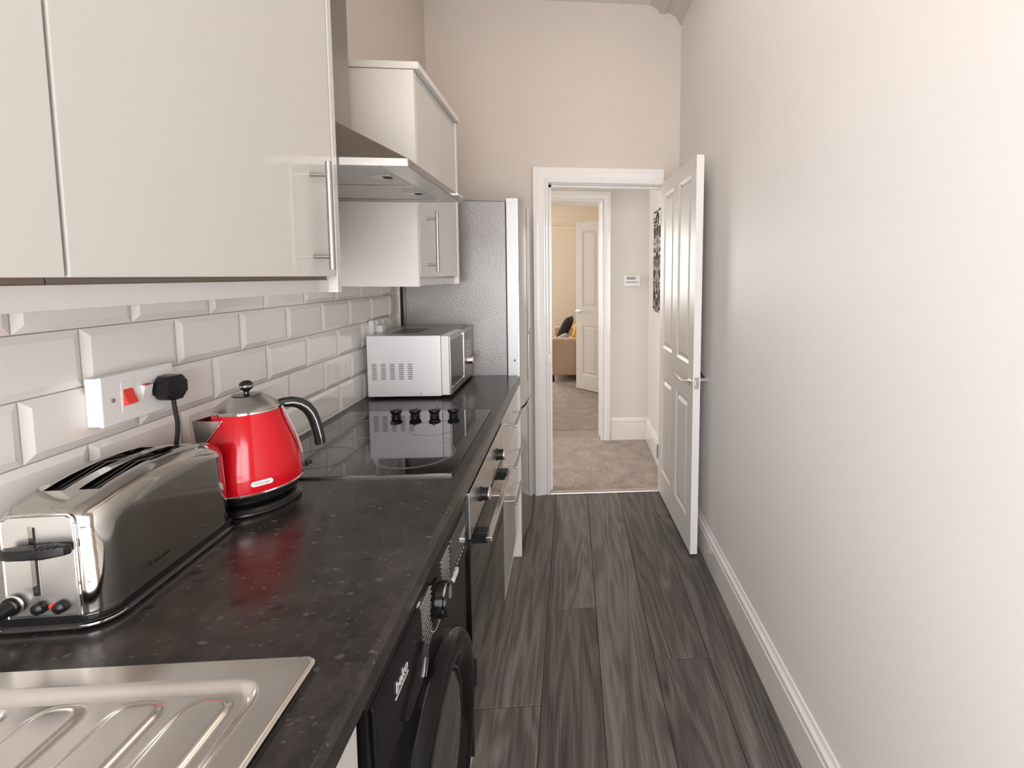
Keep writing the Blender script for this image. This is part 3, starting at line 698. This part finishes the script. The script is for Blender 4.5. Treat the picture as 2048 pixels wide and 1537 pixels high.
# built-under oven
ov = thing('oven', 'built-under oven with steel control panel, black glass door and bar handle', 'oven', (.3, 1.476, 0))
OX, OY0, OY1 = .580, 1.187, 1.765
obj('housing', B().box(.04, OX-.022, OY0+.006, OY1-.006, .15, .866), 'black', ov)
cp_ = obj('control_panel', B().box(OX-.022, OX, OY0, OY1, .742, .862, .0015), 'steel', ov)
for y in (1.327, 1.626):
    k = obj('oven_knob', B().lathe([(0, 0), (.020, 0), (.020, .004), (.0175, .006), (.0175, .022), (0, .022)], (OX, y, .797), 28, 'x'), 'black', ov)
    obj('knob_cap', B().lathe([(0, .0222), (.0172, .0222), (.0185, .0235), (.0185, .026), (.017, .0275), (0, .0275)], (OX, y, .797), 28, 'x'), 'steel_hi', k)
dr = obj('oven_door', B().box(OX-.020, OX, OY0+.001, OY1-.001, .155, .737, .002), 'glass_black', ov)
obj('door_frame', B().box(OX-.003, OX+.001, OY0+.002, OY1-.002, .700, .7365, .0005), 'blackgloss', dr)
obj('handle_bar', B().box(OX+.026, OX+.042, 1.250, 1.702, .700, .713, .0015), 'steel_hi', dr, label='steel handle bar')
for ya, yb in ((1.258, 1.292), (1.660, 1.694)):
    obj('handle_post', B().box(OX+.0005, OX+.030, ya, yb, .692, .722, .002), 'black', dr)

# drawer unit
du = thing('drawer_unit', 'white three-drawer unit with bar handles between oven and fridge', 'drawers', (.3, 2.05, 0))
obj('carcass', B().box(.02, .548, 1.772, 2.344, .15, .868), 'melamine', du)
for z0, z1, zh in ((.703, .866, .790), (.533, .699, .617), (.152, .529, .462)):
    d = obj('drawer', B().box(.550, BF, 1.7735, 2.3425, z0, z1, .0015), 'gloss', du)
    obj('handle', bar_handle_h(B(), .604, 1.955, 2.195, zh, BF), 'handle', d, label='brushed steel bar handle')
obj('end_panel', B().box(.03, .583, 2.352, 2.370, 0.0, .868, .001), 'melamine', du, label='white end panel reaching the floor')

# ------------------------------------------------------------------ fridge freezer
fr = thing('fridge_freezer', 'tall silver fridge freezer with curved doors beside the doorway', 'fridge', (.3, 2.68, 0))
FY0, FY1 = 2.402, 2.962
obj('cabinet_body', B().prism(rrect(.036, .5185, FY0, FY1, .006, 3), 'z', .03, 1.757, .005), 'fridge', fr)
obj('rear_panel', B().box(.014, .0355, FY0+.035, FY1-.02, .05, 1.70, .002), 'fridge', fr)
obj('top_cap', B().box(.30, .512, FY0+.004, FY1-.004, 1.7575, 1.765, .002), 'fridge', fr)
obj('door_seal', B().box(.519, .5228, FY0+.012, FY1-.012, .06, 1.745), 'seal', fr, label='grey door seal')
def fdoor(z0, z1):
    n = 14; arc = [(.577 + .027*math.sin(PI*i/n)**.8 if 0 < i < n else .577, FY0-.010 + (FY1-FY0+.012)*i/n) for i in range(n+1)]
    return [(.523, FY0-.010)] + arc + [(.523, FY1+.002)]
for z0, z1, nm, lb in ((.742, 1.772, 'fridge_door', 'upper fridge door'), (.055, .732, 'freezer_door', 'lower freezer door')):
    b = B().prism(fdoor(z0, z1)[::-1], 'z', z0, z1, .004)
    d = obj(nm, b, 'fridge_door', fr, ang=25, label=lb)
    obj('door_side', B().box(.5235, .573, FY0-.0118, FY0-.0095, z0+.005, z1-.006, .0006), 'fridge_edge', d, label='pale side edge of the door')
    obj('front_groove', B().box(.590, .6015, 2.575, 2.578, z0+.10, z1-.02), 'rubber', d)
    if nm == 'fridge_door':
        obj('grip_recess', B().prism([(2.62, 1.085), (2.635, 1.10), (2.79, 1.10), (2.79, .93), (2.62, .90)], 'x', .596, .6048), 'steel_d', d, label='recessed grip near the foot of the door')
        obj('hinge_cap', B().cyl((.555, FY0-.012, .985), .0045, .002, '-y', 16), 'black', d)
    else:
        obj('door_top_line', B().box(.56, .601, 2.44, 2.92, z1+.0005, z1+.003), 'chrome', d)
for x in (.10, .46):
    for y in (FY0+.05, FY1-.05): obj('foot', B().cyl((x, y, 0), .018, .03, 'z', 16), 'black', fr)

# ------------------------------------------------------------------ microwave
mw = thing('microwave', 'silver microwave oven with side vents on the worktop beside the fridge', 'microwave', (.19, 2.16, ZW))
MY0, MY1, MZ0, MZ1 = 1.953, 2.376, ZW+.010, 1.162
obj('casing', B().box(.032, .316, MY0, MY1, MZ0, MZ1, .003), 'silver', mw)
obj('top_cover', B().box(.033, .316, MY0+.002, MY1-.002, MZ1-.0005, MZ1+.0012), 'mw_top', mw)
sl = None
slot = [(0, 0), (.0205, 0), (.0200, .0024), (.0170, .0040), (.0035, .0040), (.0005, .0024)]
cx0 = [.049, .0835, .118, .152, .1865]
for i, x in enumerate(cx0):
    for j in range(8):
        z = 1.0475 - j*.0083
        if sl is None:
            sl = obj('vent_slot', B().prism(slot, 'y', -.0006, .002), 'ring', mw, local=True); sl.location = (x-.19, MY0-2.16, z-ZW)
        else: dup(sl, (x-.19, MY0-2.16, z-ZW))
tv = None
for i in range(5):
    for j in range(9):
        loc = (.105+.022*i-.19, 2.05+.020*j-2.16, MZ1+.0012-ZW)
        if tv is None: tv = obj('top_vent', B().box(-.008, .008, -.004, .004, -.001, .0004), 'void', mw, local=True); tv.location = loc
        else: dup(tv, loc)
obj('screw', B().lathe([(0, 0), (.0035, 0), (.003, .0015), (0, .002)], (.237, MY0-.0002, .930), 14, '-y'), 'steel', mw)
obj('door_edge', B().box(.318, .348, MY0-.001, 2.200, MZ0+.004, MZ1-.001, .002), 'white', mw, label='pale moulded door edge')
md = obj('door_face', B().box(.3485, .3535, MY0, 2.200, MZ0+.003, MZ1-.002, .0015), 'steel_m', mw)
obj('window_glass', B().prism(rrect(1.975, 2.176, .957, 1.140, .005, 3), 'x', .353, .3548), 'mw_glass', md)
obj('window_trim', B().box(.353, .3572, 2.178, 2.185, .950, 1.150, .001).box(.353, .3565, 1.972, 2.180, .949, .953, .0008), 'steel_hi', md, label='bright trim round the window')
cpn = obj('control_panel', B().box(.318, .3535, 2.203, MY1, MZ0+.003, MZ1-.001, .002), 'steel_m', mw)
obj('display', B().prism(rrect(2.235, 2.345, 1.112, 1.142, .003, 2), 'x', .3535, .3545), 'mw_glass', cpn)
for i, (y, z) in enumerate([(2.30, 1.092), (2.30, 1.072), (2.27, 1.050), (2.32, 1.050), (2.27, 1.034), (2.32, 1.034)]):
    obj('button', B().cyl((.3535, y, z), .0045, .002, 'x', 14, .0006), 'white', cpn)
obj('dial', B().lathe([(0, 0), (.019, 0), (.0185, .004), (.0165, .020), (.0155, .022), (0, .022)], (.3535, 2.288, 1.007), 28, 'x'), 'chrome', cpn)
for x in (.07, .29):
    for y in (MY0+.04, MY1-.04): obj('foot', B().cyl((x, y, ZW+.0005), .011, .0105, 'z', 14), 'rubber', mw)

# ------------------------------------------------------------------ kettle
KX, KY = .140, 1.078
ka = math.radians(43)
kt = thing('kettle', 'glossy red electric kettle with chrome lid and black handle on the worktop', 'kettle', (KX, KY, ZW), ka)
# local frame: +x towards the handle, -x towards the spout
obj('power_base', B().lathe([(0, .0005), (.086, .0005), (.090, .003), (.090, .010), (.084, .016), (.070, .018), (0, .018)], (0, 0, 0), 56), 'black', kt, local=True)
obj('base_rim', B().lathe([(.0895, .0055), (.0912, .0060), (.0912, .0075), (.0895, .008)], (0, 0, 0), 56), 'steel_d', kt, local=True)
obj('foot_band', B().lathe([(0, .019), (.070, .019), (.078, .021), (.087, .030), (.0925, .041), (.094, .046), (0, .046)], (0, 0, 0), 56), 'blackgloss', kt, local=True, label='black lower band')
obj('lower_ring', B().lathe([(.0935, .0455), (.0965, .0465), (.0968, .0490), (.0950, .0505)], (0, 0, 0), 56), 'chrome', kt, local=True, label='chrome ring')
bodyp = [(.0948, .050), (.0955, .062), (.0948, .078), (.0925, .096), (.0885, .116), (.0830, .136), (.0765, .156), (.0695, .176), (.0635, .192), (.0590, .204)]
body = obj('kettle_body', B().lathe([(0, .050)] + bodyp + [(0, .204)], (0, 0, 0), 64), 'red', kt, local=True, ang=60)
obj('upper_ring', B().lathe([(.0585, .2035), (.0608, .2045), (.0608, .2085), (.0585, .2095)], (0, 0, 0), 56), 'chrome', kt, local=True, label='chrome ring')
ld = obj('lid', B().lathe([(.0590, .2085), (.0580, .2110), (.0500, .2190), (.0400, .2275), (.0300, .2340), (.0275, .2350), (0, .2350)], (0, 0, 0), 56), 'steel', kt, local=True)
obj('lid_centre', B().lathe([(.0275, .2349), (.0265, .2368), (.008, .2380), (0, .2380)], (0, 0, 0), 40), 'blackgloss', ld, local=True)
obj('lid_knob', B().lathe([(0, .2375), (.0055, .2378), (.0048, .2420), (.0065, .2450), (.0105, .2480), (.0130, .2530), (.0132, .2570), (.0112, .2620), (.0070, .2655), (0, .2670)], (0, 0, 0), 28), 'blackgloss', ld, local=True)
obj('knob_band', B().lathe([(.0128, .2520), (.0136, .2530), (.0138, .2560), (.0130, .2570)], (0, 0, 0), 28), 'chrome', ld, local=True)
# V-shaped spout: open channel of steel with chrome edge
def rb(z):
    for (r0, z0), (r1, z1) in zip(bodyp, bodyp[1:]):
        if z0 <= z <= z1: return r0 + (r1-r0)*(z-z0)/(z1-z0)
    return bodyp[-1][0] if z > .2 else bodyp[0][0]
lv = []
for q in range(9):
    f = q/8; z = .122 + .073*f
    half = math.radians(3 + 34*f**1.0); R = rb(z) - .002
    tipx = -(R + .0015 + .030*f**1.15)
    L_ = (-R*math.cos(half), R*math.sin(half)); Rr = (-R*math.cos(half), -R*math.sin(half))
    pl = []
    for s in range(11):
        u = s/10; v = 1-abs(2*u-1); w = v**.75
        ex = L_[0]*(1-u) + Rr[0]*u; ey = L_[1]*(1-u) + Rr[1]*u
        pl.append((ex + (tipx-ex)*w, ey*(1 - .25*w), z + .002*w*f))
    lv.append(pl)
sp = B().grid(lv)
bmesh.ops.solidify(sp.bm, geom=list(sp.bm.faces), thickness=.0016)
obj('spout', sp, 'steel_d', kt, local=True, ang=70, label='dark steel pouring spout')
for s in (1, -1):
    pth = []
    for q in range(9):
        f = q/8; z = .121 + .076*f; half = math.radians(3+35*f); R = rb(z)+.0008
        pth.append((-R*math.cos(half), s*R*math.sin(half), z))
    obj('spout_edge', B().tube(pth, .0016, 8), 'chrome', kt, local=True)
# handle: hooked black grip with a chrome strip along the outside of each flank
hp = [(.050, .203), (.066, .206), (.082, .205), (.097, .199), (.110, .188), (.1195, .173), (.1262, .154), (.1310, .132), (.1345, .110), (.1365, .094)]
hsec = rrect(-.0115, .0115, -.0105, .0105, .0085, 5)
obj('handle', B().sweep([(x, 0, z) for x, z in hp], hsec, up=Vector((0, 1, 0)), scale=[.9, .95, 1, 1.05, 1.08, 1.08, 1.05, 1.03, 1.0, .95]), 'blackgloss', kt, local=True, label='black hooked handle')
for s in (1, -1):
    obj('handle_strip', B().sweep([(x, s*.0108, z) for x, z in hp[1:]], [(-.0012, -.0022), (.0012, -.0022), (.0012, .0022), (-.0012, .0022)], up=Vector((0, 1, 0))), 'chrome', kt, local=True)
# water gauge strip down the back below the handle
gz = [.052 + i*.015 for i in range(11)]
obj('back_strip', B().sweep([(rb(z)+.0012, 0, z) for z in gz], [(-.011, -.0022), (.011, -.0022), (.009, .0022), (-.009, .0022)], up=Vector((1, 0, 0))), 'chrome', kt, local=True, label='chrome strip down the back')
obj('power_switch', B().box(.094, .108, -.008, .008, .050, .055, .0015).box(.104, .116, -.010, .010, .053, .061, .003), 'black', kt, local=True)
# badge facing the room
bd = B().prism(rrect(-.019, .019, -.0052, .0052, .005, 5), 'y', -.0012, .0012, .0005)
ba = math.radians(-90) ; tilt = math.atan2(.0955-.0925, .034)
bm_ = Matrix.Translation((0, -.0957, .070)) @ Matrix.Rotation(-tilt, 4, 'X')
bmesh.ops.transform(bd.bm, matrix=bm_, verts=bd.bm.verts)
bg = obj('badge', bd, 'white', kt, local=True, label='small oval badge')
tx = text_mesh("De'Longhi", .0065, .0002)
bmesh.ops.transform(tx.bm, matrix=bm_ @ Matrix.Translation((0, -.0013, 0)) @ Matrix.Rotation(PI/2, 4, 'X'), verts=tx.bm.verts)
obj('badge_lettering', tx, 'ring', bg, local=True)

# ------------------------------------------------------------------ toaster
TX, TYN, TYF = .104, .692, .972
to = thing('toaster', 'polished steel two-slot toaster at the tiled wall in front of the kettle', 'toaster', (TX, (TYN+TYF)/2, ZW), math.radians(2.0))
TL = TYF - TYN; hl = TL/2
def plan_w(y, W, r):
    dy = hl - abs(y); 
    return W if dy >= r else W - r + math.sqrt(max(0, r*r - (r-dy)**2))
def tz(y):
    t_ = (y + hl)/TL
    top = .1675 + .0225*(1-abs(2*t_-1)**2.3)
    dy = hl - abs(y); r2 = .014
    return top - (0 if dy >= r2 else r2 - math.sqrt(max(0, r2*r2-(r2-dy)**2)))
def section(y, grow=0.0):
    w = plan_w(y, .074, .030) + grow; zt = tz(y) + grow; zb = .016; rc = min(.030, w*.45); pts_ = []
    pts_.append((-w, y, zb)); pts_.append((w, y, zb))
    for i in range(5): pts_.append((w - .004*(i/4)**1.5, y, zb + (zt-rc-zb)*(.2+.8*i/4)))
    for i in range(1, 9):
        a = PI/2*i/8; pts_.append((w - .004 - rc + rc*math.cos(a), y, zt - rc + rc*math.sin(a)))
    for i in range(7, -1, -1):
        a = PI/2*i/8; pts_.append((-(w - .004 - rc + rc*math.cos(a)), y, zt - rc + rc*math.sin(a)))
    for i in range(4, 0, -1): pts_.append((-(w - .004*((i-1)/4)**1.5), y, zb + (zt-rc-zb)*(.2+.8*(i-1)/4)))
    return pts_
ys = []
for i in range(9): ys.append(-hl + .030*(1-math.cos(PI/2*i/8)))
ys += [-hl + .03 + (TL-.06)*i/16 for i in range(1, 16)]
ys += [-y for y in ys[:9]][::-1]
shell = obj('shell', B().loft([section(y) for y in ys]), 'toaster_side', to, local=True, ang=40, wn=False)
SLX = ((-.033, -.006), (.013, .040))
for xa, xb in SLX:
    cut(shell, B().box(xa, xb, -.096, .072, .060, .30))
for xa, xb in SLX:
    obj('bread_slot', B().box(xa+.0003, xa+.001, -.0957, .0717, .061, .176).box(xb-.001, xb-.0003, -.0957, .0717, .061, .176).box(xa+.0003, xb-.0003, -.0957, -.095, .061, .178)
        .box(xa+.0003, xb-.0003, .071, .0717, .061, .172).box(xa+.0003, xb-.0003, -.0957, .0717, .060, .061), 'void', to, local=True, label='dark bread slot')
    obj('bread_guide', B().tube([((xa+xb)/2-.009, -.088, .170), ((xa+xb)/2-.009, 0, .185), ((xa+xb)/2-.009, .066, .174)], .0010, 6).tube([((xa+xb)/2+.009, -.088, .170), ((xa+xb)/2+.009, 0, .185), ((xa+xb)/2+.009, .066, .174)], .0010, 6), 'steel_d', to, local=True)
# bright wrap over the top and the front plate
def wrap_b():
    rows_ = []
    for i in range(len(ys)):
        y = ys[i]; s = section(y, .0008); top = s[11:21]
        rows_.append(top)
    return rows_
fpz = [(.018), (.160)]
fp = B().prism([(-.0435, .0225), (.0435, .0225), (.0435, .150), (.041, .158), (.034, .1625), (-.034, .1625), (-.041, .158), (-.0435, .150)], 'y', -hl-.0022, -hl+.004, .0012)
f = obj('front_plate', fp, 'toaster', to, local=True)
obj('plate_rim', B().tube([(.0452, -hl+.0002, .0225), (.0452, -hl, .10), (.0450, -hl, .148), (.0425, -hl, .158), (.037, -hl+.0005, .1640), (0, -hl+.0005, .1655), (-.037, -hl+.0005, .1640), (-.0425, -hl, .158), (-.0450, -hl, .148), (-.0452, -hl, .0225)], .0017, 8, up=Vector((0, 1, 0))), 'chrome', to, local=True, label='chrome rim round the front plate')
obj('lever_slot', B().box(-.0105, -.0015, -hl-.0030, -hl-.0020, .052, .150), 'chrome', f, local=True)
obj('slot_gap', B().box(-.0045, -.0015, -hl-.0034, -hl-.0028, .053, .149), 'void', f, local=True)
lvz = .120
lvb = B().prism([(-.046, -.010), (-.042, -.015), (-.028, -.019), (-.008, -.020), (.014, -.017), (.034, -.011), (.038, -.005), (.036, -.001), (.014, -.002), (0, 0), (-.012, -.002), (-.042, -.005)], 'z', lvz-.0075, lvz+.0065, .003)
bmesh.ops.transform(lvb.bm, matrix=Matrix.Translation((.008, -hl-.004, 0)), verts=lvb.bm.verts)
lvo = obj('lever', lvb, 'black', to, local=True)
for i in range(4): obj('grip_rib', B().box(.012+i*.006, .0145+i*.006, -hl-.0225+.0010*i, -hl-.010, lvz+.0055, lvz+.0075, .0006), 'rubber', lvo, local=True)
for x in (-.002, .024):
    obj('push_button', B().lathe([(0, 0), (.0085, 0), (.0088, .004), (.0075, .0085), (.004, .0105), (0, .011)], (x, -hl-.002, .036), 22, '-y'), 'black', to, local=True)
obj('indicator_light', B().lathe([(0, 0), (.0040, 0), (.0036, .0025), (0, .004)], (.011, -hl-.002, .036), 16, '-y'), 'redplastic', to, local=True, label='small red indicator')
dl = obj('browning_dial', B().lathe([(0, 0), (.0125, 0), (.0130, .006), (.0115, .010), (.010, .011), (.0098, .024), (.0085, .027), (0, .027)], (-.034, -hl-.002, .042), 28, '-y').box(-.0365, -.0315, -hl-.036, -hl-.026, .034, .050, .002), 'black', to, local=True)
obj('dial_ring', B().ring((-.034, -hl-.002, .042), .0128, .0140, .004, .007, 28, '-y'), 'chrome', dl, local=True)
# base: black skirt with a chrome lip, feet
obj('base_skirt', B().prism(rrect(-.079, .079, -hl-.006, hl+.004, .032, 8), 'z', .0088, .0225, .003), 'blackgloss', to, local=True, label='black base')
obj('base_lip', B().prism(rrect(-.0815, .0815, -hl-.0085, hl+.0065, .034, 8), 'z', .0045, .0088, .0012), 'chrome', to, local=True, label='chrome lip around the base')
for x in (-.058, .058):
    for y in (-hl+.03, hl-.03): obj('foot', B().box(x-.009, x+.009, y-.014, y+.014, 0.0003, .006), 'rubber', to, local=True)
etch = B()
for i, (a_, w_) in enumerate(((-.066, .006), (-.056, .014), (-.039, .010), (-.028, .004))): etch.box(.0741, .0745, a_, a_+w_, .040, .045 + .002*(i == 0))
obj('etched_mark', etch, 'rubber', to, local=True)

# ------------------------------------------------------------------ sockets, plugs, leads
ck = thing('cooker_switch', 'white cooker switch plate with a red rocker on the tiles above the toaster', 'switch', (0.005, .953, 1.181))
obj('back_box', B().box(.0055, .0255, .879, 1.027, 1.1385, 1.2235, .002), 'white', ck)
obj('face_plate', B().box(.0255, .0335, .8775, 1.0285, 1.137, 1.225, .0025), 'white', ck)
obj('switch_surround', B().box(.0335, .0345, .9135, .9395, 1.155, 1.2085, .0004), 'white', ck)
obj('red_rocker', B().prism([(.0345, 1.166), (.0440, 1.1695), (.0385, 1.1815), (.0345, 1.196)], 'y', .9165, .9365, .0008), 'redplastic', ck, label='red rocker switch')
obj('white_rocker', B().prism([(.0335, 1.168), (.0355, 1.168), (.0415, 1.1935), (.0335, 1.1965)], 'y', .953, .972, .0008), 'white', ck)
obj('rocker_mark', B().box(.0330, .0400, .956, .969, 1.1950, 1.1968), 'print_red', ck)
obj('screw', B().lathe([(0, 0), (.0042, 0), (.0036, .0012), (0, .0014)], (.0335, .8975, 1.181), 16, 'x'), 'ring', ck)
pg = thing('plug', 'black plug and lead in the cooker switch socket behind the toaster', 'plug', (.0345, 1.0, 1.181))
obj('plug_body', B().prism(rrect(.977, 1.023, 1.1575, 1.205, .013, 5), 'x', .0345, .064, .006, 3), 'black', pg)
obj('lead', B().tube([(.053, 1.000, 1.160), (.053, 1.0005, 1.150), (.053, 1.003, 1.132), (.053, 1.006, 1.11), (.052, 1.006, 1.09), (.050, 1.002, 1.06), (.047, 1.0, 1.02), (.046, 1.0, .97), (.046, 1.002, .935), (.046, 1.01, .918), (.060, 1.016, .9155)], .0038, 10, up=Vector((0, 1, 0))), 'rubber', pg)
s2 = thing('socket', 'white double socket on the tiles behind the microwave', 'socket', (.005, 2.12, 1.17))
obj('back_box', B().box(.0055, .018, 2.046, 2.194, 1.1295, 1.2145, .002), 'white', s2)
obj('face_plate', B().box(.018, .025, 2.045, 2.195, 1.129, 1.2155, .002), 'white', s2)
for y in (2.085, 2.150): obj('rocker', B().prism([(.025, 1.196), (.027, 1.196), (.0305, 1.206), (.025, 1.209)], 'y', y-.006, y+.006, .0006), 'white', s2)
p2 = thing('plug', 'white plug in the socket behind the microwave', 'plug', (.0255, 2.085, 1.175))
obj('plug_body', B().prism(rrect(2.064, 2.106, 1.160, 1.193, .009, 4), 'x', .0255, .052, .006, 3), 'white', p2)

# ------------------------------------------------------------------ hall and sitting room things
th = thing('thermostat', 'small white heating control with grey screen on the hall wall', 'thermostat', (1.335, HY, 1.36))
TZ0, TZ1_, TX0, TX1 = 1.312, 1.405, 1.272, 1.404
obj('case', B().prism(rrect(TX0, TX1, TZ0, TZ1_, .006, 4), 'y', HY-.026, HY, .003), 'white', th)
obj('screen', B().box(TX0+.017, TX1-.040, HY-.0275, HY-.0255, 1.368, 1.392), 'lcd', th)
for i in range(8): obj('screen_digit', B().box(TX0+.024+i*.0085, TX0+.029+i*.0085, HY-.0280, HY-.0274, 1.373, 1.386), 'ring', th)
for i in range(8): obj('button', B().box(TX0+.014+i*.0112, TX0+.0225+i*.0112, HY-.0285, HY-.0255, 1.345, 1.3515, .0008), 'black', th)
obj('button', B().cyl((TX1-.022, HY-.0255, 1.348), .0035, .003, '-y', 12), 'ring', th)
cv = thing('canvas_picture', 'tall white canvas with a black damask print on the hall side wall', 'picture', (HX-.016, 3.38, 1.505))
obj('canvas', B().box(-.016, .0155, -.265, .265, -.367, .367, .002), 'damask', cv, local=True)

sf = thing('sofa', 'tan fabric sofa seen end on in the sitting room', 'sofa', (1.02, 7.1, .004))
obj('armrest', B().box(.555, 1.42, 6.34, 6.52, .085, .575, .03, 3), 'sofa', sf)
obj('armrest', B().box(.555, 1.42, 7.80, 7.98, .085, .575, .03, 3), 'sofa', sf)
obj('backrest', B().box(1.22, 1.47, 6.52, 7.80, .085, .80, .05, 3), 'sofa', sf)
obj('seat_base', B().box(.575, 1.22, 6.52, 7.80, .085, .30, .02, 2), 'sofa', sf)
for ya, yb in ((6.525, 7.155), (7.165, 7.795)): obj('seat_cushion', B().box(.565, 1.22, ya, yb, .30, .44, .035, 3), 'sofa', sf)
for x in (.59, 1.42):
    for y in (6.37, 7.94): obj('foot', B().cyl((x, y, .0003), .018, .086, 'z', 12), 'void', sf)
def cushion(name, label, m, loc, rot, w, h, t_, group=None):
    b = B(); n = 12; rows_ = []
    for side in (1, -1):
        pts_ = []
        for i in range(n+1):
            row = []
            for j in range(n+1):
                u, v = 2*i/n-1, 2*j/n-1
                k = max(0, (1-u**4)*(1-v**4))**.45
                pin = 1 - .07*(1-abs(u)**2) * abs(v)**3 ; pin2 = 1 - .07*(1-abs(v)**2)*abs(u)**3
                row.append((side*t_*.5*k, u*w*.5*pin2, v*h*.5*pin))
            pts_.append(row)
        b.grid(pts_)
    bmesh.ops.remove_doubles(b.bm, verts=b.bm.verts, dist=.0005); bmesh.ops.recalc_face_normals(b.bm, faces=b.bm.faces)
    o = obj(name, b, m, None, ang=80); o.location = loc; o.rotation_euler = rot
    return tag(o, label, 'cushion', group)
cushion('cushion', 'charcoal cushion with pale edge leaning on the sofa', 'cush_dark', (.74, 6.97, .635), (0, math.radians(26), math.radians(-8)), .34, .40, .13)
cushion('cushion', 'pale grey cushion lying low beside the charcoal one', 'cush_grey', (.70, 6.63, .535), (0, math.radians(60), 0), .20, .22, .10)
cushion('cushion', 'taller mustard yellow cushion behind the shorter yellow one', 'cush_yellow', (.955, 7.09, .675), (0, math.radians(14), 0), .36, .47, .15)
cushion('cushion', 'shorter mustard yellow cushion beside the pale grey one', 'cush_yellow', (.925, 6.665, .615), (0, math.radians(16), 0), .27, .35, .15)
